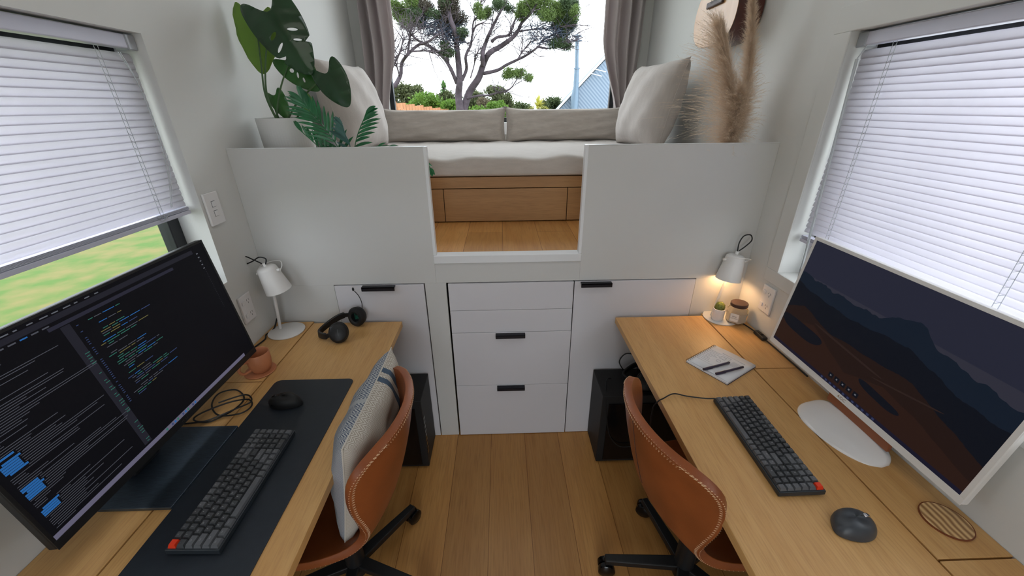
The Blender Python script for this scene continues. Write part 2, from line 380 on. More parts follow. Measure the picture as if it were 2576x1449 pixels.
# ------------------------------------------------------------------ built-in cabinets
def handle(parent, x0, x1, z):
    bm = B(); box(bm, x0, x1, -.028, -.003, z-.004, z+.002); box(bm, x0, x1, -.028, -.024, z-.018, z+.002)
    mk('handle', bm, M['handle'], parent, world=True, bevel=.0015)
def carcass(t, x0, x1):
    bm = B()
    box(bm, x0+.004, x0+.018, .006, .5, .004, .918); box(bm, x1-.018, x1-.004, .006, .5, .004, .918); box(bm, x0+.018, x1-.018, .48, .5, .004, .918)
    box(bm, x0+.018, x1-.018, .006, .48, .004, .02); box(bm, x0+.018, x1-.018, .006, .48, .9, .918)
    mk('carcass', bm, M['gloss'], t, world=True)
t = thing('drawer_cabinet', 'white built-in drawer cabinet between the two desks, four flush fronts', 'cabinet', (.03, .2, 0))
carcass(t, -.259, .326)
for z0, z1, hz in ((.781, .9195, None), (.659, .7795, None), (.3415, .6575, .652), (.003, .34, .335)):
    bm = B(); dx = random.uniform(-.001, .001); box(bm, -.253, .3225+dx, -.006 if hz else -.004, .012, z0, z1)
    d = mk('drawer', bm, M['door'], t, world=True, bevel=.001)
    if hz: handle(d, -.043, .1, hz)
t = thing('cupboard', 'white cupboard with narrow door to the left of the drawers, behind left desk', 'cabinet', (-.56, .2, 0))
carcass(t, -.767, -.36)
bm = B(); box(bm, -.765, -.3625, -.004, .012, .003, .9195); d = mk('door', bm, M['door'], t, world=True, bevel=.001); handle(d, -.638, -.49, .918)
t = thing('cupboard', 'wide white cupboard to the right of the drawers, behind right desk', 'cabinet', (.6, .2, 0))
carcass(t, .3265, .89)
bm = B(); box(bm, .327, .8865, -.004, .012, .003, .9195); d = mk('door', bm, M['door'], t, world=True, bevel=.001); handle(d, .353, .495, .916)

# ------------------------------------------------------------------ day bed in the loft
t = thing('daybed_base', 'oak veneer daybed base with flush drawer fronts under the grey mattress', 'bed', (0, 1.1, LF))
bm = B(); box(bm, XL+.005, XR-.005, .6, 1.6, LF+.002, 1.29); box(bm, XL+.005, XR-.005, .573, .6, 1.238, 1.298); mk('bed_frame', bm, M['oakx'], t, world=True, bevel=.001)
bm = B(); box(bm, XL+.005, XR-.005, .59, .5995, LF+.001, 1.237); mk('drawer_gap_shade', bm, M['gap'], t, world=True)  # dark sheet painting the shade in the gaps between drawer fronts
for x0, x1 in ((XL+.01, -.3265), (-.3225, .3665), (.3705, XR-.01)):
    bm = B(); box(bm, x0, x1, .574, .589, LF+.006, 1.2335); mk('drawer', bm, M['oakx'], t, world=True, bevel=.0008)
bm = B()
def mf(u, v):     # closed cross-section, u along x, v around
    x = XL+.008 + u*(XR-XL-.016); a = 2*math.pi*v; c, s = math.cos(a), math.sin(a)
    y = 1.075 + .523*(abs(c)**.10)*(1 if c > 0 else -1); z = 1.352 + .052*(abs(s)**.22)*(1 if s > 0 else -1)
    if s > 0: z += .006*math.sin(u*31)*math.exp(-((y-.56)/.12)**2) + .004*math.sin(u*53+y*9) + .012*math.sin(math.pi*min(1, max(0, (y-.55)/1.05)))
    return (x, y, z)
V = grid(bm, mf, 60, 64); bmesh.ops.remove_doubles(bm, verts=bm.verts, dist=.0004)
bmesh.ops.holes_fill(bm, edges=[e for e in bm.edges if e.is_boundary], sides=0)
o = mk('mattress', bm, M['mattress'], smooth=True, angle=70); tag(o, 'long grey linen mattress lying on the oak daybed base under the picture window', 'mattress')

def pillow(name, w_, h_, th, mats, mtx, label, cat, group=None, n=36, p=2.6, sag=0, pinch=.06, wr=.004, seed=0, front_only=False):
    rnd = random.Random(seed); ph = [rnd.uniform(0, 6) for _ in range(6)]
    t = thing(name, label, cat, (0, 0, 0), 0, group); t.matrix_world = mtx
    bm = B(); lay = bm.loops.layers.uv.verify()
    def P(u, v, s):
        a, b = 2*u-1, 2*v-1
        x = a*w_/2*(1-pinch*(h_/w_)**1.3*(1-b*b)*abs(a)**3); y = b*h_/2*(1-pinch*(1-a**(2 if h_ > w_*.5 else 6))*abs(b)**3)
        e = max(0, (1-abs(a)**p))*max(0, (1-abs(b)**p)); k = e**.46
        z = s*th/2*k + wr*k*(math.sin(9*a+5*b+ph[0])+math.sin(13*b-7*a+ph[1])*.7)*s
        r = math.hypot(abs(a)-1, abs(b)-1)
        z += s*wr*1.6*math.exp(-r*4)*math.sin(math.atan2(1-abs(b), 1-abs(a))*9+ph[2])*k
        return Vector((x, y - sag*(1-a*a)*.0, z))
    for s, mi in ((1, 0), (-1, len(mats)-1)):
        V = [[bm.verts.new(P(i/n, j/n, s)) for j in range(n+1)] for i in range(n+1)]
        for i in range(n):
            for j in range(n):
                q = [V[i][j], V[i+1][j], V[i+1][j+1], V[i][j+1]]
                if s < 0: q = q[::-1]
                f = bm.faces.new(q); f.material_index = mi
                for l in f.loops:
                    l[lay].uv = (l.vert.co.x/w_+.5, l.vert.co.y/h_+.5)
    bmesh.ops.remove_doubles(bm, verts=bm.verts, dist=.00005)
    o = mk('cover', bm, mats, t, smooth=True, angle=180)
    bm = B(); pts = []
    for k in range(4*24):
        q, r = divmod(k, 24); f_ = r/24
        a, b = ((f_, 0), (1, f_), (1-f_, 1), (0, 1-f_))[q]; pts.append(P(a, b, 1)*1.0)
    pts.append(pts[0]); tube(bm, pts, .0022, 6, cap=False); mk('piping', bm, mats[0], t, smooth=True)
    return t
def frame_mtx(c, xdir, ydir):
    x = Vector(xdir).normalized(); y = Vector(ydir); y = (y - x*y.dot(x)).normalized(); z = x.cross(y)
    m = Matrix((x, y, z)).transposed().to_4x4(); m.translation = Vector(c); return m
pillow('bolster_cushion', .93, .26, .15, [M['linen']], frame_mtx((-.425, 1.545, 1.515), (1, 0, 0), (0, .12, 1)), 'long grey linen bolster cushion on the left, below the picture window', 'cushion', 'long bolster cushions', p=5, pinch=.17, seed=2)
pillow('bolster_cushion', .92, .26, .15, [M['linen']], frame_mtx((.495, 1.545, 1.515), (1, 0, 0), (0, .12, 1)), 'long grey linen bolster cushion on the right, below the picture window', 'cushion', 'long bolster cushions', p=5, pinch=.17, seed=4)
pillow('large_cushion', .58, .50, .24, [M['linen2']], frame_mtx((-.875, .98, 1.642), (.10, 1, 0), (-.24, .05, 1)), 'large square grey linen cushion leaning in the left corner behind the monstera', 'cushion', 'large square cushions', pinch=.08, seed=7)
pillow('large_cushion', .58, .49, .24, [M['linen2']], frame_mtx((.91, .99, 1.638), (-.12, 1, 0), (.24, .05, 1)), 'large square grey linen cushion leaning in the right corner behind the pampas grass', 'cushion', 'large square cushions', pinch=.08, seed=9)

# ------------------------------------------------------------------ curtains
def curtain(name, label, xa0, xb0, xa1, xb1, folds, seed):
    rnd = random.Random(seed); ph = [rnd.uniform(0, 6.28) for _ in range(4)]
    z0, z1 = 1.44, 2.87
    def f(u, v):
        z = z0 + (z1-z0)*v; k = min(1, max(0, (z-1.55)/.55)); k = k*k*(3-2*k)
        a = xa1+(xa0-xa1)*k; b = xb1+(xb0-xb1)*k
        ww = (.028*k+.02)
        uu = u + .018*math.sin(u*folds*3.1+z*2+ph[0])
        x = a+(b-a)*uu + .008*math.sin(z*6+u*20+ph[1])*(1-k)
        y = 1.655 - .01*(1-k) + ww*math.sin(u*folds*2*math.pi+ph[2]+.8*math.sin(z*2.3+ph[3])) + .012*math.sin(u*folds*4.7+z*3)
        return (x, y, z)
    bm = B(); grid(bm, f, 150, 50); o = mk(name, bm, M['curtain'], smooth=True, solid=.0025, angle=180)
    tag(o, label, 'curtain', 'curtains of the picture window'); return o
curtain('curtain', 'gathered mauve grey curtain hanging on the left side of the picture window', -.955, -.735, -.97, -.84, 3.0, 1)
curtain('curtain', 'gathered mauve grey curtain hanging on the right side of the picture window', .735, 1.035, .875, 1.0, 3.6, 5)
t = thing('curtain_rod', 'thin white curtain track above the picture window', 'rod', (0, 1.66, 2.885))
bm = B(); tube(bm, [(-1.0, 1.66, 2.885), (1.05, 1.66, 2.885)], .012, 10); box(bm, -.99, -.97, 1.66, YB-.013, 2.88, 2.895); box(bm, 1.02, 1.04, 1.66, YB-.013, 2.88, 2.895); mk('track', bm, M['white'], t, world=True)

# ------------------------------------------------------------------ venetian blinds
def blind(sgn, xc, y0, y1, zbot, label, pitch=.0197, tilt=80):
    ztop = 1.852; t = thing('venetian_blind', label, 'blind', (xc, (y0+y1)/2, ztop), 0, 'venetian blinds')
    bm = B(); box(bm, xc-.018, xc+.018, y0, y1+.008, ztop-.038, ztop-.002); mk('headrail', bm, M['rail'], t, world=True, bevel=.003)
    bm = B(); box(bm, xc-.021, xc+.021, y1-.03, y1+.004, ztop-.042, ztop-.001); mk('end_bracket', bm, M['clear'], t, world=True, bevel=.003)
    def slat_bm(z, tl, n=6):
        bm = B(); pr = []
        for k in range(n+1):
            s = k/n-.5; a = s*.025; b = .0032*(1-4*s*s)
            # inner edge is low: a>0 points into the room and down
            dx = -sgn*(a*math.cos(R(tl)) + b*math.sin(R(tl))); dz = -a*math.sin(R(tl)) + b*math.cos(R(tl))
            pr.append((xc+dx, z+dz))
        a_ = [bm.verts.new((p[0], y0+.012, p[1])) for p in pr]; b_ = [bm.verts.new((p[0], y1-.010, p[1])) for p in pr]
        for k in range(n): bm.faces.new((a_[k], a_[k+1], b_[k+1], b_[k]))
        return bm
    z = ztop-.062
    i = 0
    while z > zbot+.03:
        tl = tilt + random.uniform(-2.5, 2.5) - (22*max(0, min(1, (1.55-z)/.35)) if sgn > 0 else 8*max(0, min(1, (1.5-z)/.2)))
        mk('slat', slat_bm(z, tl), M['slat'], t, world=True, smooth=True, solid=.0004, angle=180)
        z -= pitch; i += 1
    bm = B(); box(bm, xc-.014, xc+.014, y0+.012, y1-.010, zbot, zbot+.012)
    for k in range(5): box(bm, xc-.0125, xc+.0125, y0+.012, y1-.010, zbot+.014+k*.0022, zbot+.0155+k*.0022)
    mk('bottom_rail', bm, M['rail'], t, world=True, bevel=.002)
    xi = xc - sgn*.014
    for yc in (y1-.13, (y0+y1)/2, y0+.13):
        bm = B()
        for dy in (-.006, .006): tube(bm, [(xi, yc+dy, ztop-.04), (xi, yc+dy, zbot+.01)], .0008, 5)
        z = ztop-.052
        while z > zbot+.03: tube(bm, [(xi, yc-.006, z+.004), (xi, yc+.006, z-.004)], .0006, 4); z -= pitch
        pts = [(xi-sgn*.001+random.uniform(-.004, .004), yc+random.uniform(-.022, .022), zbot+.012+random.uniform(-.012, .014)) for _ in range(7)]
        tube(bm, spline(pts, 5), .0009, 5)
        mk('ladder_cord', bm, M['clear'], t, world=True)
    return t, xi
bl, xi = blind(-1, -1.108, -1.50, -.228, 1.318, 'white venetian blind on the left window, raised to show the lawn')
bm = B()
for k in (0, 1): tube(bm, spline([(xi+.012, -.3-.008*k, 1.80), (xi+.02, -.285, 1.7), (xi+.018, -.29+.01*k, 1.5), (xi+.014, -.33+.004*k, 1.36)], 6), .0009, 6)
mk('pull_cord', bm, M['clear'], bl, world=True)
br_, xi = blind(1, 1.158, -1.50, -.206, 1.170, 'white venetian blind on the right window, lowered behind the white monitor')
bm = B(); tube(bm, [(1.125, -.262, 1.812), (1.112, -.255, 1.775)], .0015, 6); tube(bm, [(1.112, -.255, 1.775), (1.095, -.335, .985)], .0042, 8); mk('tilt_wand', bm, M['clear'], br_, world=True)

# ================================================================== desks
def desk(sgn, label, xw, xg, xe, y_back, seams, ymin=-2.05):
    t = thing('desk', label, 'desk', ((xw+xe)/2, -1.0, DZ-.03), 0, 'oak wall desks')
    def bx(bm, a, b, *r): box(bm, min(a, b), max(a, b), *r)
    bm = B(); bx(bm, xg-sgn*.0025, xe, ymin, y_back, DZ-.028, DZ); mk('desktop', bm, M['oak'], t, world=True, bevel=.0015)
    ys = [-.008]+list(seams)+[ymin]
    for a, b in zip(ys, ys[1:]):
        bm = B(); bx(bm, xw, xg+sgn*.0025, b+.002, a-.002, DZ-.026, DZ-.0005+random.uniform(0, .0008)); mk('flap', bm, M['oak'], t, world=True, bevel=.0012)
    bm = B(); bx(bm, xw, xe-sgn*.06 if False else xe+sgn*.06, ymin+.02, y_back-.03, DZ-.046, DZ-.0285); mk('seam_shade_sheet', bm, M['gap'], t, world=True)  # dark sheet added below the boards, stands in for shade in the seams
    for y in (-.05, -.75, -1.45):
        bm = B(); bx(bm, xw, xw-sgn*.45, y-.015, y+.015, DZ-.085, DZ-.046); bx(bm, xw, xw-sgn*.03, y-.015, y+.015, DZ-.35, DZ-.085); mk('bracket', bm, M['black'], t, world=True)
    return t
desk(-1, 'oak desk along the left wall under the raised blind, holding the black monitor', XL+.001, -.889, -.477, -.026, (-.449, -1.13))
desk(1, 'oak desk along the right wall, holding the white monitor', XR-.001, .941, .525, -.030, (-.443, -1.13))

# ------------------------------------------------------------------ screens
def screen_left(bm, W, H):          # local: x right, y up in the screen plane; returns via material slots
    rnd = random.Random(5)
    def q(x0, x1, y0, y1, mi, z=.0006):
        vs = [bm.verts.new(p) for p in ((x0*W, y0*H, z), (x1*W, y0*H, z), (x1*W, y1*H, z), (x0*W, y1*H, z))]; bm.faces.new(vs).material_index = mi
    q(0, 1, 0, 1, 0, 0)
    q(0, .93, .0, .028, 4)
    for k in range(12): q(.42+k*.014, .428+k*.014, .006, .021, (5, 1, 6, 3)[k % 4], .0012)
    q(0, .93, .945, .975, 7, .0004)
    q(.33, .36, .04, .9, 7, .0004)
    for k in range(14): q(.02+k*.035, .02+k*.035+rnd.uniform(.01, .025), .982, .988, 1)
    for k in range(9): q(.05+k*.03, .07+k*.03, .93, .937, 2 if k % 3 else 3)
    q(.30, .80, .905, .925, 8, .0004)
    # left list
    y = .885; i = 0
    blue = [(.60, .66), (.40, .5), (.25, .33), (.70, .74), (.14, .2)]
    while y > .045:
        ln = .06+rnd.random()**2*.20+.05*math.sin(i*.4)
        hl = any(a < y < b for a, b in blue)
        x0 = .018+.008*(i % 5 == 0)
        if hl and rnd.random() < .85: q(x0, x0+.045, y-.0035, y+.0065, 3)
        q(x0+(.05 if hl else 0), x0+(.05 if hl else 0)+max(.03, ln), y, y+.0032, 2)
        y -= .0118; i += 1
    # code
    y = .87; i = 0
    while y > .33:
        if rnd.random() < .82:
            x = .40 + rnd.choice((0, .012, .024, .036))
            q(.372, .38, y, y+.004, 6)
            for k in range(rnd.randint(1, 5)):
                l = rnd.uniform(.012, .05); q(x, x+l, y, y+.0042, rnd.choice((2, 2, 3, 5, 5, 6, 9))); x += l+.005
        y -= .0135; i += 1
    for k in range(40):
        if rnd.random() < .5: q(.345, .353+rnd.uniform(0, .01), .05+k*.017, .054+k*.017, 5)
    for k in range(5): q(.945, .955, .93-k*.03, .938-k*.03, 1)
    for k in range(30): q(.952, .954, .9-k*.015, .905-k*.015, 2)
SL = [emis('editor_background', (.005, .005, .007, 1), 1), emis('ui_grey', (.16, .17, .2, 1), 1), emis('ui_text', (.10, .105, .13, 1), 1), emis('ui_blue', (.03, .17, .5, 1), 1),
      emis('ui_taskbar', (.17, .16, .24, 1), 1), emis('ui_green', (.04, .2, .15, 1), 1), emis('ui_dark_blue', (.05, .08, .2, 1), 1), emis('ui_panel', (.022, .022, .032, 1), 1), emis('ui_tab', (.03, .03, .05, 1), 1), emis('ui_olive', (.2, .18, .06, 1), 1)]
def screen_right(bm, W, H):
    rnd = random.Random(8)
    def poly(pts, mi, z):
        bm.faces.new([bm.verts.new((x*W, y*H, z)) for x, y in pts]).material_index = mi
    n = 10
    for k in range(n): poly([(0, .4+.6*k/n), (1, .4+.6*k/n), (1, .4+.6*(k+1)/n), (0, .4+.6*(k+1)/n)], 0 if k < 2 else (1 if k < 5 else 2), 0)
    poly([(0, 0), (1, 0), (1, .4), (0, .4)], 5, 0)
    def ridge(pts, rough, sd, N=90):
        r = random.Random(sd); out = []
        for i in range(N+1):
            x = i/N
            for a, b in zip(pts, pts[1:]):
                if a[0] <= x <= b[0]: y = a[1]+(b[1]-a[1])*(x-a[0])/(b[0]-a[0]); break
            out.append((x, y+rough*(r.random()-.5)+rough*.9*math.sin(x*23+sd)+rough*.6*math.sin(x*51)))
        return out
    def fill(R_, mi, z, ybase=0):
        for a, b in zip(R_, R_[1:]): poly([(a[0], min(ybase, a[1])), (b[0], min(ybase, b[1])), b, a], mi, z)
    fill(ridge([(0, .69), (.15, .70), (.3, .66), (.5, .70), (.62, .78), (.7, .70), (.85, .62), (1, .62)], .014, 1), 3, .0003)
    fill(ridge([(0, .62), (.2, .56), (.45, .56), (.62, .60), (.8, .50), (1, .47)], .008, 3), 4, .0006)
    fill(ridge([(0, .36), (.1, .44), (.3, .36), (.5, .38), (.7, .40), (1, .22)], .004, 5), 5, .0009)
    fill(ridge([(0, .22), (.2, .34), (.45, .16), (.62, .26), (.8, .2), (1, .10)], .003, 9), 6, .0012)
    def blob(cx, cy, rx, ry, an, mi, z):
        pts = []
        for k in range(28):
            a = 2*math.pi*k/28; x = rx*math.cos(a)*(1+.25*math.sin(a)); y = ry*math.sin(a)*(1+.2*math.cos(2*a))
            pts.append((cx+x*math.cos(an)-y*math.sin(an), cy+x*math.sin(an)+y*math.cos(an)))
        poly(pts, mi, z)
    blob(.14, .24, .14, .07, -.1, 4, .0015); blob(.62, .17, .10, .035, -.2, 4, .0015); blob(.40, .33, .2, .01, -.15, 7, .0016); blob(.7, .31, .14, .007, .3, 7, .0016)
    poly([(0, 0), (1, 0), (1, .028), (0, .028)], 8, .0018)
    for k in range(12): x = .36+k*.026; poly([(x, .006), (x+.012, .006), (x+.012, .022), (x, .022)], 9, .0021)
    for k in range(5): x = .39+k*.035; poly([(x, .055), (x+.026, .055), (x+.026, .095), (x, .095)], 4, .0021); poly([(x+.009, .069), (x+.017, .069), (x+.017, .081), (x+.009, .081)], 10, .0024)
SR = [emis('dusk_low', (.052, .042, .052, 1)), emis('dusk_mid', (.040, .040, .060, 1)), emis('dusk_high', (.026, .028, .050, 1)), emis('ridge_blue', (.009, .016, .030, 1)), emis('ridge_dark', (.006, .008, .014, 1)),
      emis('dune_brown', (.022, .011, .009, 1)), emis('dune_light', (.032, .014, .010, 1)), emis('dune_edge', (.034, .019, .016, 1)), emis('dock', (.012, .012, .030, 1)), emis('dock_icon', (.04, .05, .12, 1)), emis('icon', (.16, .17, .2, 1))]

def monitor(label, loc, rz, W, H, zb, xb, yb, tilt, thick, bez, mats, scr, smats, logo, fh):
    """front faces local +X; local +Y is to the viewer's right"""
    t = thing('monitor', label, 'monitor', loc, rz)
    pm = Matrix.Translation((xb, yb, zb)) @ Matrix.Rotation(R(-tilt), 4, 'Y')
    # in panel space: x = outwards to viewer, y = right, z = up
    bm = B(); box(bm, -thick, 0, -W/2, W/2, 0, H); bm.transform(pm); mk('housing', bm, mats[0], t, bevel=.004)
    bm = B(); x1 = .002
    for a in ((-W/2, W/2, 0, fh), (-W/2, W/2, H-bez, H), (-W/2, -W/2+bez, fh, H-bez), (W/2-bez, W/2, fh, H-bez)): box(bm, 0, x1, *a)
    bm.transform(pm); mk('bezel', bm, mats[1], t, bevel=.0006)
    bm = B(); sw, sh = W-2*bez, H-bez-fh; scr(bm, sw, sh)
    # (x right, y up, z out) -> panel
    bm.transform(pm @ Matrix.Translation((.0004, -W/2+bez, fh)) @ Matrix(((0, 0, .5, 0), (1, 0, 0, 0), (0, 1, 0, 0), (0, 0, 0, 1))))
    me_o = mk('screen', bm, smats, t)
    bm = B(); text_bm(bm, logo[0], logo[1], pm @ Matrix.Translation((x1+.0004, 0, fh/2)) @ Matrix(((0, 0, 1, 0), (1, 0, 0, 0), (0, 1, 0, 0), (0, 0, 0, 1)))); mk('logo', bm, mats[3], t)
    return t, pm
t, pm = monitor('large black monitor showing dark code editor, on the left desk', (-.938, -.815, DZ), 0, .716, .436, .093, .016, .069, 7.2, .022, .007, (M['black'], M['black'], M['bmetal'], M['silver']), screen_left, SL, ('msi', .015), .020)
bm = B(); prism(bm, rrect(-.088, .098, -.138, .138, .004, 3), 0, .009); mk('base_plate', bm, M['bmetal'], t, bevel=.001)
bm = B(); box(bm, -.095, -.065, -.045, .045, .009, .30); box(bm, -.10, -.055, -.05, .05, .22, .32); mk('neck', bm, M['black'], t, bevel=.006)
bm = B(); tube(bm, spline([(-.05, -.27, .26), (-.09, -.36, .10), (-.06, -.44, .02), (-.02, -.56, .004), (.0, -.7, .004)], 8), .003, 8); mk('cable', bm, M['black'], t, smooth=True)
t, pm = monitor('large white monitor showing dusky desert wallpaper, on the right desk', (1.03, -.765, DZ), R(180), .700, .425, .068, -.012, -.062, 6.3, .020, .011, (M['wbezel'], M['wbezel'], M['wgloss'], M['silver']), screen_right, SR, ('AOC', .014), .020)
# sculpted glossy foot, long way along the desk
def foot(u, v):      # u front -> back, v along the desk
    Y = 2*v-1; e = max(0, 1-abs(Y)**2.4)**.5; xf = .092*e*(1-.18*Y); xb = -.058*max(0, 1-abs(Y)**5)**.5
    q = u; h = (q**.75)*(1-.10*q) if q < .72 else (.72**.75*(1-.072))*max(0, 1-((q-.72)/.28)**2.2)**.5
    return (xf+(xb-xf)*q, Y*.132-.005, .0015+.046*h*max(0, 1-abs(Y)**3)**.5)
bm = B(); grid(bm, foot, 40, 48)
bv = [v for v in bm.verts if v.is_boundary]; bot = {}
ed = [e for e in bm.edges if e.is_boundary]
r_ = bmesh.ops.extrude_edge_only(bm, edges=ed)
for v in [g for g in r_['geom'] if isinstance(g, bmesh.types.BMVert)]: v.co.z = .0003
bmesh.ops.remove_doubles(bm, verts=bm.verts, dist=.0004); bmesh.ops.holes_fill(bm, edges=[e for e in bm.edges if e.is_boundary], sides=0)
mk('base', bm, M['wgloss'], t, smooth=True, angle=60)
bm = B(); box(bm, -.030, -.018, -.112, .105, .034, .066); box(bm, -.072, -.055, -.05, .05, .03, .20); box(bm, -.07, -.03, -.05, .05, .03, .045); mk('neck', bm, M['bronze'], t, bevel=.002)

# ------------------------------------------------------------------ keyboards
ROWS = [([('Esc', 1, 'r')] + [(f'F{i}', 1, 'g' if 5 <= i <= 8 else '') for i in range(1, 13)] + [(s, 1, 'g') for s in ('Del', 'Hm', 'End', 'Up', 'Dn', '*')]),
        [(c, 1, '') for c in '`1234567890-='] + [('Back', 2, 'g'), ('Num', 1, 'g'), ('/', 1, 'g'), ('*', 1, 'g'), ('-', 1, 'g')],
        [('Tab', 1.5, 'g')] + [(c, 1, '') for c in 'QWERTYUIOP[]'] + [('\\', 1.5, ''), ('7', 1, ''), ('8', 1, ''), ('9', 1, ''), ('+', 1, 'g')],
        [('Caps', 1.75, 'g')] + [(c, 1, '') for c in "ASDFGHJKL;'"] + [('Enter', 2.25, 'g'), ('4', 1, ''), ('5', 1, ''), ('6', 1, ''), ('', 1, 'g')],
        [('Shift', 2.25, 'g')] + [(c, 1, '') for c in 'ZXCVBNM,./'] + [('Shift', 1.75, 'g'), ('^', 1, 'g'), ('1', 1, ''), ('2', 1, ''), ('3', 1, ''), ('Ent', 1, 'g')],
        [('Ctrl', 1.25, 'g'), ('Opt', 1.25, 'g'), ('Cmd', 1.25, 'g'), ('', 6.25, 'g'), ('Fn', 1, 'g'), ('Ctl', 1, 'g'), ('<', 1, 'g'), ('v', 1, 'g'), ('>', 1, 'g'), ('0', 2, ''), ('.', 1, ''), ('', 1, 'g')]]
def keyboard(label, loc, rz, flip_red=False):
    t = thing('keyboard', label, 'keyboard', loc, rz, 'mechanical keyboards')
    U = .0183; Wd = 19*U; Dp = 6*U; mx = .0035
    tm = Matrix.Rotation(R(3.0), 4, 'X')
    bm = B(); box(bm, -Wd/2-mx, Wd/2+mx, -Dp/2-mx, Dp/2+mx, .006, .020); bm.transform(tm); mk('case', bm, M['keycase'], t, bevel=.0015)
    bm = B()
    for sx in (-1, 1):
        box(bm, sx*Wd*.42-.012, sx*Wd*.42+.012, -Dp/2+.004, -Dp/2+.012, 0, .006); box(bm, sx*Wd*.42-.012, sx*Wd*.42+.012, Dp/2-.014, Dp/2-.004, 0, .010)
    mk('rubber_foot', bm, M['black'], t)
    for r, row in enumerate(ROWS):
        x = -Wd/2; y = Dp/2-(r+1)*U; hgt = .0088 - .0003*r
        tw = sum(k[1] for k in row); sc = 19/tw
        for nme, wd, st in row:
            wd *= sc
            x0, x1, y0, y1 = x+.0007, x+wd*U-.0007, y+.0007, y+U-.0007; x += wd*U
            bm = B(); z0, z1 = .0205, .0205+hgt
            a = [bm.verts.new(p) for p in ((x0, y0, z0), (x1, y0, z0), (x1, y1, z0), (x0, y1, z0))]
            b = [bm.verts.new(p) for p in ((x0+.0022, y0+.0018, z1), (x1-.0022, y0+.0018, z1), (x1-.0022, y1-.0028, z1+.0004), (x0+.0022, y1-.0028, z1+.0004))]
            bm.faces.new(a[::-1]); bm.faces.new(b)
            for i in range(4): bm.faces.new((a[i], a[(i+1) % 4], b[(i+1) % 4], b[i]))
            red = (st == 'r' and not flip_red) or (flip_red and r == 0 and nme == '*')
            if nme and not red:
                text_bm(bm, nme, .0052 if len(nme) == 1 else .0032, Matrix.Translation(((x0+x1)/2-.001, (y0+y1)/2+.001, z1+.0006)), mi=1)
            bm.transform(tm)
            mk('keycap', bm, [M['keyred'] if red else M['key2' if st == 'g' else 'key'], M['legend']], t, bevel=0, label='red keycap' if red else None)
    return t
keyboard('dark grey keyboard with one red key, on the black mat on the left desk', (-.703, -.893, DZ+.0036), R(90))
kr = keyboard('dark grey keyboard with one red key, on bare oak of the right desk', (.752, -.795, DZ), R(-91.5), True)
bm = B(); tube(bm, spline([(.700, -.618, DZ+.016), (.672, -.612, DZ+.012), (.62, -.592, DZ+.006), (.575, -.585, DZ+.012), (.535, -.60, DZ+.006), (.515, -.605, DZ-.004), (.505, -.60, DZ-.05), (.53, -.57, DZ-.25)], 10), .0022, 8)
mk('cable', bm, M['black'], kr, world=True, smooth=True)
bm = B(); prism(bm, rrect(-.840, -.556, -1.36, -.447, .022, 6), DZ+.0003, DZ+.0034)
o = mk('desk_mat', bm, M['mat'], bevel=.0008); tag(o, 'long black leather desk mat under the keyboard on the left desk', 'mat')

# ------------------------------------------------------------------ mice
def mouse(label, loc, rz, L_=.118, Wd=.066, H_=.038, m='mouse', twist=.25):
    t = thing('computer_mouse', label, 'mouse', loc, rz)
    def f(u, v):    # front at +x
        a = 2*math.pi*u; c, s = math.cos(a), math.sin(a); e = math.sin(v*math.pi/2)
        k = math.cos(v*math.pi/2)**.55
        wg_ = .26*math.exp(-((a-2.0)/.55)**2)*(1-v)**.7 if m == 'mouse' else 0
        x = c*L_/2*k*(1+wg_*.3); y = s*Wd/2*k*(1-.16*math.cos(a*1)**2)*(1+.10*c)*(1+wg_)
        h = H_*(e**.9)*(1-.22*(x/(L_/2)+.25)**2)
        return (x, y + twist*.02*e, .002+h + .002*math.sin(a*2)*e)
    bm = B(); grid(bm, f, 40, 14); bmesh.ops.remove_doubles(bm, verts=bm.verts, dist=.0004); bmesh.ops.holes_fill(bm, edges=[e for e in bm.edges if e.is_boundary], sides=0)
    mk('body', bm, M[m], t, smooth=True, angle=60)
    bm = B(); bm2 = [(x_, 0+twist*.019, .002+H_*(1-.22*((x_)/(L_/2)+.25)**2)*math.sqrt(max(.05, 1-(x_/(L_/2))**2))+.0012) for x_ in (.012, .022, .032, .042, .05)]
    tube(bm, bm2, .0007, 5); mk('button_seam', bm, M['gloss'], t)
    bm = B(); Mx = Matrix.Rotation(R(90), 4, 'X'); lathe(bm, [(0, -.004), (.010, -.004), (.011, 0), (.010, .004), (0, .004)], (.030, twist*.019, H_*.80-.004), 20, Mx)
    mk('scroll_wheel', bm, M['silver'] if m == 'mouse' else M['gloss'], t, smooth=True)
    bm = B(); tube(bm, [(-.01, Wd*.44, .016), (.012, Wd*.47, .017), (.03, Wd*.45, .015)], .0022, 8); mk('side_button', bm, M['gloss'], t, smooth=True)
    return t
mouse('black gaming mouse lying on the far end of the black desk mat', (-.742, -.575, DZ+.0036), R(172), m='matte')
mouse('graphite grey ergonomic mouse on the right desk near the camera', (.815, -1.055, DZ), R(12), L_=.108, Wd=.068, H_=.034)

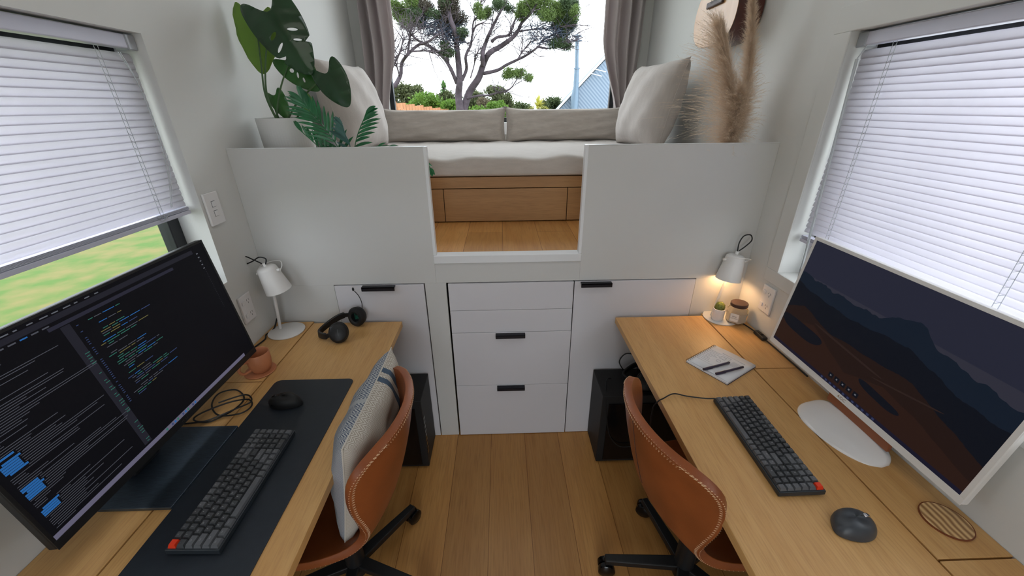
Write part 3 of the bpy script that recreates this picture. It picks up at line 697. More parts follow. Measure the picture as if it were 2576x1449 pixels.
# ------------------------------------------------------------------ lamps
def lamp(label, loc, rz, aim, tilt, on, pole_lean, sc_loop, bs):
    t = thing('desk_lamp', label, 'lamp', loc, rz, 'small white desk lamps')
    bm = B(); lathe(bm, [(0, .0), (.073, .0), (.075, .002), (.075, .005), (.073, .0065), (0, .0075)], (0, 0, 0), 48); mk('base', bm, M['white'], t, smooth=True)
    px, py = -.035, .015
    top = Vector((px+pole_lean[0], py+pole_lean[1], .286))
    bm = B(); tube(bm, [(px, py, .006), top], .0062, 12); mk('pole', bm, M['white'], t, smooth=True)
    # shade: cone, narrow end up, axis tilted
    ax = Vector((math.sin(R(tilt))*math.cos(aim), math.sin(R(tilt))*math.sin(aim), -math.cos(R(tilt))))   # from top towards opening
    a, b = frame_of(ax); rot = Matrix((a, b, ax)).transposed().to_4x4()
    piv = top + Vector((0, 0, -.02))
    m = Matrix.Translation(piv) @ rot @ Matrix.Scale(.84, 4)
    bm = B(); lathe(bm, [(0, -.055), (.020, -.055), (.034, -.052), (.044, -.044), (.046, -.036), (.063, .085), (.0615, .0855), (.0445, -.034), (.033, -.048), (0, -.051)], (0, 0, 0), 40, None); bm.transform(m)
    mk('shade', bm, M['white'], t, smooth=True, angle=50)
    bm = B(); yo = []
    for s in (-1, 1):
        lathe(bm, [(0, 0), (.006, 0), (.006, .012), (0, .012)], (0, 0, 0), 12, None)
    bm.free(); bm = B()
    pts = [m @ Vector((0, -.062, -.02)), m @ Vector((bs*.022, -.066, -.034)), m @ Vector((bs*.052, -.048, -.048)), m @ Vector((bs*.064, 0, -.052)), m @ Vector((bs*.052, .048, -.048)), m @ Vector((bs*.022, .066, -.034)), m @ Vector((0, .062, -.02))]
    tube(bm, spline(pts, 6), .0019, 8); tube(bm, [m @ Vector((0, -.045, -.022)), m @ Vector((0, -.062, -.022))], .006, 12); tube(bm, [m @ Vector((0, .045, -.022)), m @ Vector((0, .062, -.022))], .006, 12)
    tube(bm, [m @ Vector((0, 0, -.055)), m @ Vector((0, 0, -.072))], .007, 12)
    mk('yoke', bm, M['white'], t, smooth=True)
    bm = B(); tp = m @ Vector((0, 0, -.074)); tube(bm, spline([tp + Vector(q)*1.2 for q in sc_loop], 8), .0026, 8); mk('cord_loop', bm, M['black'], t, smooth=True)
    bm = B(); sph(bm, (0, 0, 0), .022, .022, .026, 16); bm.transform(m @ Matrix.Translation((0, 0, .03)))
    mb = mat('warm_bulb' if on else 'bulb_off', srgb(250, 240, 220), .3, emit=(1, .62, .28, 1), estr=14 if on else 0); mk('bulb', bm, mb, t, smooth=True)
    if on:
        l = bpy.data.lights.new('bulb_light', 'POINT'); l.energy = .85; l.color = (1, .58, .26); l.shadow_soft_size = .02
        lo = bpy.data.objects.new('bulb_light', l); COL.objects.link(lo); lo.parent = t; lo.location = m @ Vector((0, 0, .062))
    return t
lamp('white cone desk lamp switched off, standing on the left desk', (-.975, -.095, DZ), 0, R(20), 12, False, (.026, 0),
     [(.006, 0, -.006), (.012, 0, .014), (-.01, 0, .020), (-.035, 0, .006), (-.065, .003, -.004), (-.078, .005, .012), (-.06, .006, .022), (-.03, .004, .008), (-.005, 0, -.004)], -1)
lamp('white cone desk lamp glowing warm, standing on the right desk', (1.012, -.055, DZ), R(0), R(205), 8, True, (.04, -.005),
     [(.0, 0, -.004), (.0, .002, .03), (.012, .003, .055), (.035, .003, .058), (.044, .003, .038), (.026, .002, .016), (.006, 0, .0)], 1)
def cable(name, pts, r, label, cat='cable', m='black', n=10):
    bm = B(); tube(bm, spline(pts, n), r, 8); o = mk(name, bm, M[m], smooth=True); tag(o, label, cat); return o
cable('power_cable', [(-1.035, -.045, DZ+.04), (-1.04, -.08, DZ+.006), (-1.05, -.125, DZ+.004), (-1.035, -.165, DZ+.004), (-1.045, -.23, DZ+.004), (-1.05, -.32, DZ+.004), (-1.055, -.5, DZ+.004)], .0032, 'black power cable running along the wall from the left lamp')
t = thing('lamp_cord', 'black cord with inline switch along the wall beside the glowing lamp', 'cable', (1.09, -.2, DZ))
bm = B(); tube(bm, spline([(1.06, -.03, DZ+.004), (1.085, -.12, DZ+.004), (1.092, -.19, DZ+.008), (1.098, -.27, DZ+.008), (1.105, -.36, DZ+.004), (1.105, -.5, DZ+.004)], 8), .0028, 8); mk('cord', bm, M['black'], t, world=True, smooth=True)
bm = B(); box(bm, 1.083, 1.107, -.262, -.195, DZ+.002, DZ+.018); s_ = mk('inline_switch', bm, M['black'], t, world=True, bevel=.005)
bm = B(); box(bm, 1.089, 1.101, -.238, -.218, DZ+.018, DZ+.0205); mk('rocker', bm, M['gloss'], s_, world=True)
cable('coiled_cable', [(-1.03, -.66, DZ+.004), (-.985, -.655, DZ+.005), (-.94, -.65, DZ+.005), (-.90, -.60, DZ+.006), (-.90, -.545, DZ+.006), (-.955, -.50, DZ+.006), (-1.0, -.52, DZ+.008), (-.985, -.58, DZ+.010), (-.93, -.63, DZ+.010), (-.865, -.625, DZ+.010), (-.848, -.59, DZ+.010), (-.875, -.56, DZ+.012), (-.93, -.575, DZ+.014), (-.99, -.62, DZ+.012), (-1.0, -.645, DZ+.008), (-.955, -.655, DZ+.010), (-.89, -.61, DZ+.015), (-.86, -.57, DZ+.012), (-.90, -.535, DZ+.012), (-.965, -.575, DZ+.014)], .0026, 'loosely coiled black braided cable in front of the black monitor')

# ------------------------------------------------------------------ small things on the desks
t = thing('mug', 'terracotta clay mug on a matching round coaster, half behind the black monitor', 'mug', (-.925, -.385, DZ+.0065))
bm = B(); lathe(bm, [(0, 0), (.026, 0), (.030, .003), (.038, .022), (.0405, .045), (.040, .078), (.0385, .0795), (.0365, .078), (.037, .045), (.034, .022), (.026, .008), (0, .007)], (0, 0, 0), 40); mk('cup', bm, M['terra'], t, smooth=True, angle=60)
bm = B(); tube(bm, spline([(-.018, -.034, .060), (-.030, -.055, .062), (-.036, -.066, .042), (-.030, -.056, .022), (-.018, -.032, .020)], 8), .0052, 10); mk('handle', bm, M['terra'], t, smooth=True)
bm = B(); lathe(bm, [(0, 0), (.052, 0), (.054, .003), (.052, .006), (0, .006)], (-.932, -.385, DZ+.0003), 40); o = mk('coaster', bm, M['terra'], smooth=True, angle=50); tag(o, 'round terracotta coaster under the clay mug', 'coaster')
wg = mat('striped_wood_coaster', srgb(214, 172, 116), .3, coat=.3)
_n = wg.node_tree; _w = _n.nodes.new('ShaderNodeTexWave'); _w.inputs['Scale'].default_value = 21; _w.inputs['Distortion'].default_value = 4; _w.inputs['Detail Scale'].default_value = .6
_t = _n.nodes.new('ShaderNodeTexCoord'); _n.links.new(_t.outputs['Object'], _w.inputs['Vector']); _x = _n.nodes.new('ShaderNodeMix'); _x.data_type = 'RGBA'
_x.inputs['A'].default_value = srgb(226, 190, 136); _x.inputs['B'].default_value = srgb(150, 106, 64); _n.links.new(_w.outputs['Fac'], _x.inputs['Factor']); _n.links.new(_x.outputs['Result'], _n.nodes['Principled BSDF'].inputs['Base Color'])
t = thing('coaster', 'round striped wooden coaster on the right desk behind the graphite mouse', 'coaster', (1.048, -1.045, DZ+.0003))
bm = B(); lathe(bm, [(0, 0), (.047, 0), (.047, .0035), (0, .0035)], (0, 0, 0), 48); mk('disc', bm, wg, t, smooth=True, angle=40)
bm = B(); lathe(bm, [(.0468, 0), (.049, 0), (.049, .0035), (.0468, .0038), (.0468, 0)], (0, 0, 0), 48); mk('rim', bm, M['brownedge'], t, smooth=True, angle=40)
# jar and cactus on the lamp foot
DL = DZ+.0078
JAR_ = 1
t = thing('candle_jar', 'hexagonal glass candle jar with dark lid, beside the glowing lamp', 'jar', (1.056, -.100, DL))
def hexring(r, z, rot=.3): return [(r*math.cos(rot+k*math.pi/3), r*math.sin(rot+k*math.pi/3), z) for k in range(6)]
def hexstack(bm, prof):
    rings = [[bm.verts.new(p) for p in hexring(r, z)] for r, z in prof]
    bm.faces.new(rings[0][::-1]); bm.faces.new(rings[-1])
    for A, Bq in zip(rings, rings[1:]):
        for k in range(6): bm.faces.new((A[k], A[(k+1) % 6], Bq[(k+1) % 6], Bq[k]))
bm = B(); hexstack(bm, [(.030, 0), (.036, .004), (.037, .052), (.034, .060), (.026, .066), (.026, .070)]); mk('glass_body', bm, M['jarglass'], t, bevel=.0015)
bm = B(); hexstack(bm, [(.030, .004), (.033, .006), (.033, .040)]); mk('wax', bm, M['wax'], t)
bm = B(); lathe(bm, [(0, .066), (.029, .066), (.030, .068), (.030, .078), (.028, .080), (0, .080)], (0, 0, 0), 32); mk('lid', bm, M['rose'], t, smooth=True, angle=40)
an = .3+math.pi/3*3.5; n_ = Vector((math.cos(an), math.sin(an), 0)); s_ = Vector((-n_.y, n_.x, 0)); ap = .037*math.cos(math.pi/6)+.0008
bm = B(); bm.faces.new([bm.verts.new(n_*ap + s_*a*.014 + Vector((0, 0, z))) for a, z in ((-1, .012), (1, .012), (1, .044), (-1, .044))]); lb = mk('label', bm, M['paper2'], t)
bm = B(); m_ = Matrix((s_, Vector((0, 0, 1)), n_)).transposed().to_4x4()
text_bm(bm, 'PINK', .007, Matrix.Translation(n_*(ap+.0004)+Vector((0, 0, .032))) @ m_); text_bm(bm, 'COLADA', .006, Matrix.Translation(n_*(ap+.0004)+Vector((0, 0, .025))) @ m_); mk('print', bm, M['inkd'], lb)
t.scale = (1.2, 1.2, 1.2)
t = thing('potted_cactus', 'tiny round cactus in a white cup pot on the glowing lamp foot', 'plant', (.984, -.078, DL))
bm = B(); lathe(bm, [(0, 0), (.018, 0), (.0205, .004), (.0215, .046), (.020, .047), (.0185, .040), (0, .040)], (0, 0, 0), 32); mk('pot', bm, M['wgloss'], t, smooth=True, angle=50)
bm = B(); lathe(bm, [(0, .0402), (.0186, .0402), (0, .043)], (0, 0, 0), 24); mk('soil', bm, M['soil'], t)
bm = B()
lathe(bm, [(0, .040), (.014, .042), (.0165, .052), (.013, .064), (.006, .071), (0, .0725)], (0, 0, 0), 28); V_ = list(bm.verts)
for v in V_:
    r = math.hypot(v.co.x, v.co.y); a = math.atan2(v.co.y, v.co.x); k = 1+.10*math.cos(14*a); v.co.x *= k; v.co.y *= k
for i in range(90):
    a = random.uniform(0, 6.28); e = random.uniform(0, 1.5); c = Vector((.0165*math.cos(e)*math.cos(a), .0165*math.cos(e)*math.sin(a), .052+.02*math.sin(e))); d = (c-Vector((0, 0, .05))).normalized()
    tube(bm, [c, c+d*.0035], [.0003, .0001], 3)
mk('cactus_body', bm, M['cactus'], t, smooth=True, angle=180)
t.scale = (1.22, 1.22, 1.22)
# notebook and pens
t = thing('notebook', 'open spiral sketchbook with pencil wireframes, on the right desk', 'notebook', (.829, -.412, DZ), R(-58.5))
# measured corners give a sheet about .165 x .205, spiral on the left short side
Wn, Ln = .165, .190
bm = B(); box(bm, -Wn/2, Wn/2, -Ln/2, Ln/2, .0004, .0075); mk('page_block', bm, M['paper'], t, bevel=.0008)
bm = B(); box(bm, -Wn/2-.001, Wn/2+.002, -Ln/2-.001, Ln/2+.001, 0, .0012); mk('cover', bm, M['penc'], t)
bm = B(); grid(bm, lambda u, v: (-Wn/2+Wn*u, -Ln/2+.006+(Ln-.006)*v, .0082+.004*u*u*(1-v)*0+.0022*math.sin(u*3)), 10, 4); mk('top_page', bm, M['paper'], t, smooth=True, solid=.0004)
bm = B(); zz = .0108
def stroke(p, w_=.0006, z=None): tube(bm, [(a-.0, b, .0088+.0022*math.sin((a+Wn/2)/Wn*3)) for a, b in p], w_, 4)
stroke([(-.07, .05), (.012, .05), (.012, -.045), (-.07, -.045), (-.07, .05)])
stroke([(-.03, .062), (.06, .060)], .0008)
for k in range(9): stroke([(-.064, .04-.009*k), (-.064+random.uniform(.02, .05), .04-.009*k+random.uniform(-.002, .002))], .0005)
stroke([(-.02, .04), (.0, .04), (.0, .022), (-.02, .022), (-.02, .04)]); stroke([(-.01+.008*math.cos(k*.6), 0+.008*math.sin(k*.6)) for k in range(11)])
for k in range(6): stroke([(.025, .04-.006*k), (.025+random.uniform(.02, .045), .04-.006*k)], .0005)
mk('pencil_drawing', bm, M['ink'], t)
bm = B()
for k in range(17):
    y = -Ln/2+.006+k*(Ln-.012)/16; tube(bm, [(-Wn/2+.006*math.cos(a)+0.001, y+.0015*a/6, .005+.0062*math.sin(a)) for a in [j*6.28/12 for j in range(13)]], .0007, 5)
mk('spiral', bm, M['black'], t, smooth=True)
def pen(label, a, b, z):
    a, b = Vector(a), Vector(b); t = thing('pen', label, 'pen', (a+b)/2, 0, 'black fineliner pens')
    d = (b-a).normalized()
    bm = B(); tube(bm, [a, a+d*.002, b-d*.003, b], [.0036, .0044, .0044, .003], 14); mk('barrel', bm, M['penc'], t, world=True, smooth=True)
    bm = B(); tube(bm, [a-d*.001, a+d*.042], [.0050, .0050], 14); cp = mk('cap', bm, M['penc'], t, world=True, smooth=True, angle=50)
    bm = B(); s = d.cross(Vector((0, 0, 1))).normalized(); tube(bm, [a+d*.002+s*.005-Vector((0, 0, .001)), a+d*.036+s*.006-Vector((0, 0, .001))], .0010, 6); mk('clip', bm, M['penc'], cp, world=True)
    bm = B(); u = Vector((0, 0, .0045)); tube(bm, [a+d*.055+u, a+d*.105+u], .0005, 4); mk('print', bm, M['penl'], t, world=True)
pen('dark pen across the sketchbook page, nearer the spiral binding', (.7380, -.460, DZ+.0162), (.8560, -.422, DZ+.0165), 0)
pen('dark pen lying along the edge of the sketchbook, away from the spiral', (.7720, -.487, DZ+.0155), (.8920, -.452, DZ+.0165), 0)

# ------------------------------------------------------------------ headsets
def headset(label, loc, rz, mic=True, sc=1.0, group=None, rot=None):
    t = thing('headset', label, 'headset', loc, rz, group, rot)
    # local: cup centres at x=+-.075? band arcs behind.  built lying: cups upright on edge, band resting on desk
    def cup(c, n, inner):
        n = Vector(n).normalized(); a, b = frame_of(n); m = Matrix.Translation(Vector(c)) @ Matrix((a, b, n)).transposed().to_4x4() @ Matrix.Diagonal((.98, 1.12, 1, 1))
        bm = B(); lathe(bm, [(0, .018), (.030, .018), (.037, .013), (.039, .004), (.039, -.004), (0, -.004)], (0, 0, 0), 36); bm.transform(m); e = mk('ear_cup', bm, M['black'], t, smooth=True, angle=50)
        bm = B(); lathe(bm, [(.020, -.006), (.020, -.022), (.026, -.026), (.036, -.024), (.041, -.016), (.041, -.006), (.036, -.003), (.020, -.003)], (0, 0, 0), 36); bm.transform(m); mk('ear_cushion', bm, M['matte'], e, smooth=True)
        bm = B()
        for k in range(7):
            tube(bm, [Vector((random.uniform(-.013, .013), random.uniform(-.016, .016), -.0075)) for _ in range(3)], .0007, 4)
        bm.transform(m); mk('ear_mesh_print', bm, M['green'], e)
        bm = B(); text_bm(bm, 'STEELSERIES', .0048, m @ Matrix.Translation((0, .0, .0186)) @ Matrix.Rotation(R(90), 4, 'Z')); mk('print', bm, M['grey'], e)
        return m
    c1, c2 = Vector((.050, -.060, .041)), Vector((.088, .078, .044))
    cup(c1, (.25, -.80, .42), False); cup(c2, (-.25, .95, -.12) if False else (.30, .90, -.1), True)
    bm = B(); pts = [c1+Vector((-.02, -.012, .0)), c1+Vector((-.055, -.008, -.012)), (-.045, -.035, .020), (-.052, .005, .018), (-.02, .045, .035), (.02, .066, .052), c2+Vector((-.036, .002, .006))]
    P_ = spline(pts, 8); grid_pts = []
    V_ = []
    for i, p in enumerate(P_):
        d = (P_[min(i+1, len(P_)-1)]-P_[max(i-1, 0)]).normalized(); up = Vector((.1, 0, 1)); s = d.cross(up).normalized(); u = s.cross(d).normalized()
        k = 1 if 6 < i < len(P_)-6 else .7
        V_.append([bm.verts.new(p+s*a*.005*k+u*b*.014*k) for a, b in ((-1, -1), (1, -1), (1, 1), (-1, 1))])
    for A, Bq in zip(V_, V_[1:]):
        for k in range(4): bm.faces.new((A[k], A[(k+1) % 4], Bq[(k+1) % 4], Bq[k]))
    bm.faces.new(V_[0]); bm.faces.new(V_[-1]); mk('headband', bm, M['black'], t, smooth=True, bevel=.003, angle=50)
    if mic:
        bm = B(); q = c2+Vector((.022, .006, .034)); tube(bm, spline([q, q+Vector((.004, 0, .03)), q+Vector((-.004, 0, .065)), q+Vector((-.018, -.002, .090))], 6), .0018, 8); mb_ = mk('microphone_boom', bm, M['black'], t, smooth=True)
        bm = B(); sph(bm, q+Vector((-.022, -.002, .098)), .005, .0045, .009, 12); mk('microphone', bm, M['matte'], mb_, smooth=True)
    return t
headset('black gaming headset with boom microphone and green ear mesh, on the left desk', (-.755, -.125, DZ+.002), R(0))

# ------------------------------------------------------------------ plates on the walls
def wall_plate(name, label, sgn, x, yc, zc, kind):
    t = thing(name, label, 'socket' if kind == 'socket' else 'switch', (x, yc, zc))
    s = -sgn
    def bx(bm, d0, d1, y0, y1, z0, z1): box(bm, min(x+s*d0, x+s*d1), max(x+s*d0, x+s*d1), yc+y0, yc+y1, zc+z0, zc+z1)
    bm = B(); bx(bm, .0005, .009, -.037, .037, -.058, .058); mk('plate', bm, M['wgloss'], t, world=True, bevel=.002)
    if kind == 'switch':
        for z in (.017, -.017):
            bm = B(); bx(bm, .009, .0095, -.010, .010, z-.011, z+.011); r_ = mk('switch_surround', bm, M['grey'], t, world=True)
            bm = B(); bx(bm, .009, .0125, -.0085, .0085, z-.0095, z+.0095); mk('rocker', bm, M['wgloss'], t, world=True, bevel=.001)
    else:
        for z in (.028, -.028):
            bm = B(); bx(bm, .009, .013, -s*.0-.027 if sgn < 0 else .011, -.011 if sgn < 0 else .027, z-.008, z+.008); mk('rocker', bm, M['wgloss'], t, world=True, bevel=.001)
            bm = B()
            for dy, dz, an in ((-.006, .004, 25), (.006, .004, -25), (0, -.008, 0)):
                c0 = Vector((x+s*.0093, yc+(.012 if sgn < 0 else -.012)+dy, zc+z+dz)); dd = Vector((0, math.sin(R(an))*.004, math.cos(R(an))*.004)); tube(bm, [c0-dd, c0+dd], .0009, 4)
            mk('pin_slots', bm, M['grey'], t, world=True)
wall_plate('light_switch', 'white double light switch on the left wall above the lamp', -1, XL, -.172, 1.318, 'switch')
wall_plate('power_socket', 'white double power socket on the left wall behind the unlit lamp', -1, XL, -.172, .905, 'socket')
wall_plate('power_socket', 'white double power socket on the right wall beside the candle jar', 1, XR, -.185, .902, 'socket')

# ------------------------------------------------------------------ computer towers
def tower(label, x0, x1, sgn, cabl):
    t = thing('computer_tower', label, 'computer', ((x0+x1)/2, -.115, 0), 0, 'black computer towers')
    y0, y1 = -.222, -.012
    bm = B(); box(bm, x0, x1, y0+.006, y1, .012, .43); mk('case', bm, M['matte'], t, world=True, bevel=.003)
    xf = x0 if sgn > 0 else x1
    bm = B(); box(bm, x0+.012+(.02 if sgn > 0 else 0), x1-.012-(0 if sgn > 0 else .02), y0, y0+.006, .03, .385); mk('side_glass', bm, M['gloss'], t, world=True, bevel=.001)
    bm = B()
    for x in (x0+.03, x1-.05):
        box(bm, x, x+.02, y0+.02, y1-.02, 0, .012)
    mk('foot', bm, M['black'], t, world=True)
    if sgn < 0:
        bm = B()
        for k in range(9): box(bm, xf-.0012, xf+.0012, y0+.012, y0+.034, .09+k*.027, .106+k*.027)
        mk('vent', bm, M['gloss'], t, world=True)
    return t
tower('black computer tower on the floor under the left desk', -.80, -.390, -1, False)
tower('black computer tower on the floor under the right desk', .450, .875, 1, True)
cable('headphone_cable', [(.52, -.09, .433), (.49, -.12, .45), (.475, -.17, .436), (.470, -.225, .40), (.478, -.228, .30), (.50, -.23, .20), (.55, -.235, .135), (.62, -.235, .13), (.68, -.235, .14)], .002, 'thin black cable hanging down the front of the right tower')
headset('black headset resting on top of the computer tower under the right desk', (.63, -.10, .4345), R(-20), mic=False)
cable('cable_bundle', [(.60, -.05, .436), (.57, -.035, .49), (.60, -.03, .535), (.65, -.04, .52), (.66, -.05, .44)], .003, 'black cable loop standing behind the headset on the right tower')

# ------------------------------------------------------------------ chairs (local +X is the sitting direction)
# rows: x, z, half arc length, curvature, edge lift
SP = [(.215, .425, .165, .1, 0), (.175, .452, .205, .1, .004), (.09, .458, .225, .1, .012), (0, .452, .228, .1, .022), (-.09, .455, .215, .3, .030), (-.155, .478, .204, 1.2, .030), (-.195, .528, .202, 2.3, .012), (-.222, .600, .224, 2.9, .0),
      (-.242, .670, .250, 3.2, .0), (-.259, .738, .264, 3.3, .0), (-.271, .797, .260, 3.3, -.004), (-.280, .840, .228, 3.3, -.010), (-.284, .862, .172, 3.3, -.012)]
def SPv(v):
    f = v*(len(SP)-1); i = int(min(f, len(SP)-2)); t = f-i
    g = lambda j: SP[max(0, min(len(SP)-1, j))]
    a, b, c, d = g(i-1), g(i), g(i+1), g(i+2)
    return [.5*((2*b[k])+(c[k]-a[k])*t+(2*a[k]-5*b[k]+4*c[k]-d[k])*t*t+(3*b[k]-a[k]-3*c[k]+d[k])*t**3) for k in range(5)]
def shell(u, v):   # u -1..1
    sx, sz, s_, k, lf = SPv(v); k = max(.05, k); a = s_*u*k; return Vector((sx+(1-math.cos(a))/k, math.sin(a)/k, sz+lf*u*u))
def shell_n(u, v):
    e = .01; du = shell(min(1, u+e), v)-shell(max(-1, u-e), v); dv = shell(u, min(1, v+e))-shell(u, max(0, v-e))
    return du.cross(dv).normalized()    # sign tested below
SG = 1 if shell_n(0, .9).x < 0 else -1
def make_chair(label, loc, rz, seam=False):
    t = thing('office_chair', label, 'chair', loc, rz, 'tan leather office chairs')
    bm = B(); grid(bm, lambda a, b: shell(2*a-1, b), 22, 36); bmesh.ops.recalc_face_normals(bm, faces=bm.faces)
    me = mk('shell', bm, M['leather'], t, smooth=True, solid=.026, sub=0, angle=180)
    md = me.modifiers.new('b', 'BEVEL'); md.width = .011; md.segments = 3; md.limit_method = 'ANGLE'; md.angle_limit = R(50)
    # zigzag stitching round the rim
    bm = B(); path = []
    N = 80
    for k in range(N+1): path.append((1, k/N))
    for k in range(1, 41): path.append((1-2*k/40, 1))
    for k in range(1, N+1): path.append((-1, 1-k/N))
    for k in range(1, 40): path.append((-1+2*k/40, 0))
    pts = []
    full = []
    for (u0, v0), (u1, v1) in zip(path, path[1:]):
        for j in range(2): full.append((u0+(u1-u0)*j/2, v0+(v1-v0)*j/2))
    for k, (u, v) in enumerate(full):
        n = shell_n(u*.97, min(.985, max(.015, v)))*SG
        c = shell(u, v); inn = shell(u*.90, .03+v*.94 if abs(u) < .999 else min(.985, max(.015, v)))
        d = (inn-c); d = d.normalized() if d.length > 1e-6 else Vector((0, 0, 0))
        pts.append(c + (n*.0105 - d*.001 if k % 2 == 0 else n*.0142 + d*.013))
    pts.append(pts[0]); tube(bm, pts, .0009, 4, cap=False); mk('stitching', bm, M['thread'], t)
    if seam:
        bm = B(); tube(bm, [shell(.03, .56+.39*k/24)+shell_n(.03, .56+.39*k/24)*SG*.0132 for k in range(25)], .0012, 6)
        mk('seam', bm, M['rose'], t)
    bm = B(); box(bm, -.10, .08, -.08, .08, .418, .436); tube(bm, [(0, 0, .05), (0, 0, .28)], .034, 20); tube(bm, [(0, 0, .28), (0, 0, .425)], .022, 20); tube(bm, [(.02, 0, .41), (.05, -.16, .40), (.06, -.19, .395)], .005, 8)
    mk('pedestal', bm, M['black'], t, smooth=True)
    return t
def add_base(t, a0):
    for k in range(5):
        a = R(a0+72*k); d = Vector((math.cos(a), math.sin(a), 0)); s = Vector((-d.y, d.x, 0))
        bm = B()
        q = [d*.02+s*.022, d*.285+s*.014, d*.285-s*.014, d*.02-s*.022]; zt = [.115, .088, .088, .115]
        lo = [bm.verts.new(p+Vector((0, 0, z-.028))) for p, z in zip(q, zt)]; hi = [bm.verts.new(p+Vector((0, 0, z))) for p, z in zip(q, zt)]
        bm.faces.new(lo[::-1]); bm.faces.new(hi)
        for i in range(4): bm.faces.new((lo[i], lo[(i+1) % 4], hi[(i+1) % 4], hi[i]))
        ar = mk('base_arm', bm, M['black'], t, bevel=.004)
        bm = B(); c = d*.276; ang = a+.9*(k % 3)
        wv = Vector((-math.sin(ang), math.cos(ang), 0)); m = Matrix((wv.cross(Vector((0, 0, 1))), Vector((0, 0, 1)), wv)).transposed().to_4x4()
        for sd in (-1, 1): lathe(bm, [(0, .003*sd), (.030, .003*sd), (.032, .008*sd), (.032, .021*sd), (.025, .026*sd), (0, .027*sd)], c+Vector((0, 0, .0322)), 24, m.to_3x3())
        tube(bm, [c+Vector((0, 0, .03)), c+Vector((0, 0, .068))], .008, 10)
        mk('caster', bm, M['gloss'], ar, smooth=True, angle=40)
ch = make_chair('tan leather shell chair holding the striped pillow, tucked under the left desk', (-.575, -.715, 0), R(183)); add_base(ch, 55-183)
ch = make_chair('empty tan leather shell chair with cream zigzag stitching, tucked under the right desk', (.650, -.762, 0), R(8), True); add_base(ch, 172-8)

# pillow on the left chair
def herring(name, ca, cb, bands):
    m = bpy.data.materials.new(name); m.use_nodes = True; nt = m.node_tree; p = nt.nodes['Principled BSDF']; p.inputs['Roughness'].default_value = .9; L = nt.links
    uv = nt.nodes.new('ShaderNodeUVMap'); sp = nt.nodes.new('ShaderNodeSeparateXYZ'); L.new(uv.outputs[0], sp.inputs[0])
    def mth(op, a, b=None, c=None):
        n = nt.nodes.new('ShaderNodeMath'); n.operation = op
        for i, v in enumerate((a, b, c)):
            if v is None: continue
            if isinstance(v, (int, float)): n.inputs[i].default_value = v
            else: L.new(v, n.inputs[i])
        return n.outputs[0]
    u, v = sp.outputs[0], sp.outputs[1]
    z = mth('PINGPONG', mth('MULTIPLY', u, 38), 1)
    s = mth('FRACT', mth('ADD', mth('MULTIPLY', v, 112), mth('MULTIPLY', z, 1.5)))
    k = mth('GREATER_THAN', s, .5)
    mx = nt.nodes.new('ShaderNodeMix'); mx.data_type = 'RGBA'; mx.inputs['A'].default_value = ca; mx.inputs['B'].default_value = cb; L.new(k, mx.inputs['Factor'])
    out = mx.outputs['Result']
    for lo, hi, col in bands:
        kk = mth('MULTIPLY', mth('GREATER_THAN', u, lo), mth('LESS_THAN', u, hi))
        m2 = nt.nodes.new('ShaderNodeMix'); m2.data_type = 'RGBA'; L.new(out, m2.inputs['A']); m2.inputs['B'].default_value = col; L.new(kk, m2.inputs['Factor']); out = m2.outputs['Result']
    L.new(out, p.inputs['Base Color']); return m
navy = srgb(70, 88, 108)
hf = herring('blue_grey_herringbone', srgb(84, 94, 114), srgb(186, 188, 188), [(.40, .44, srgb(170, 172, 174))])
hb = herring('cream_herringbone', srgb(206, 200, 190), srgb(164, 154, 142), [(.62, .67, navy), (.72, .77, navy)])
# local x = away along the desk (+y), local y = up, local z = -x world side... front faces the desk
pillow('throw_pillow', .46, .40, .15, [hb, hf], frame_mtx((-.447, -.66, .668), (.02, 1, 0), (.17, 0, 1)), 'blue and cream herringbone pillow standing in the left leather chair', 'cushion', pinch=.05, wr=.005, seed=12)

# ================================================================== plants in the loft
def leaf_mesh(outline, holes, Mx, droop=.25, fold=.12, name='leaf', m=None, parent=None, size=1.0, nn=14):
    """outline in a unit frame: stem at (0,0), tip at (0,-1); Mx maps x (side), y (towards stem), z normal"""
    cu = bpy.data.curves.new('c', 'CURVE'); cu.dimensions = '2D'; cu.fill_mode = 'BOTH'
    for L_ in [outline]+holes:
        s = cu.splines.new('POLY'); s.points.add(len(L_)-1)
        for i, (x, y) in enumerate(L_): s.points[i].co = (x, y, 0, 1)
        s.use_cyclic_u = True
    ob = bpy.data.objects.new('c', cu); COL.objects.link(ob); dg = bpy.context.evaluated_depsgraph_get(); me = bpy.data.meshes.new_from_object(ob.evaluated_get(dg))
    bm = B(); bm.from_mesh(me); bpy.data.objects.remove(ob); bpy.data.curves.remove(cu); bpy.data.meshes.remove(me)
    for k in range(-nn//2, nn//2+1):
        bmesh.ops.bisect_plane(bm, geom=bm.verts[:]+bm.edges[:]+bm.faces[:], plane_co=(k*1.1/nn, 0, 0), plane_no=(1, 0, 0))
        bmesh.ops.bisect_plane(bm, geom=bm.verts[:]+bm.edges[:]+bm.faces[:], plane_co=(0, -.5+k*1.3/nn, 0), plane_no=(0, 1, 0))
    bmesh.ops.remove_doubles(bm, verts=bm.verts, dist=.0005)
    for v in bm.verts:
        x, y = v.co.x, v.co.y
        v.co.z = -fold*abs(x)*1.0 - droop*(y*y)*.6 - .10*x*x + .004*math.sin(y*26+abs(x)*8)*min(1, abs(x)*6)
    bm.transform(Mx @ Matrix.Scale(size, 4))
    lf = mk(name, bm, m, parent, world=True, smooth=True, solid=.0007, angle=180)
    return lf
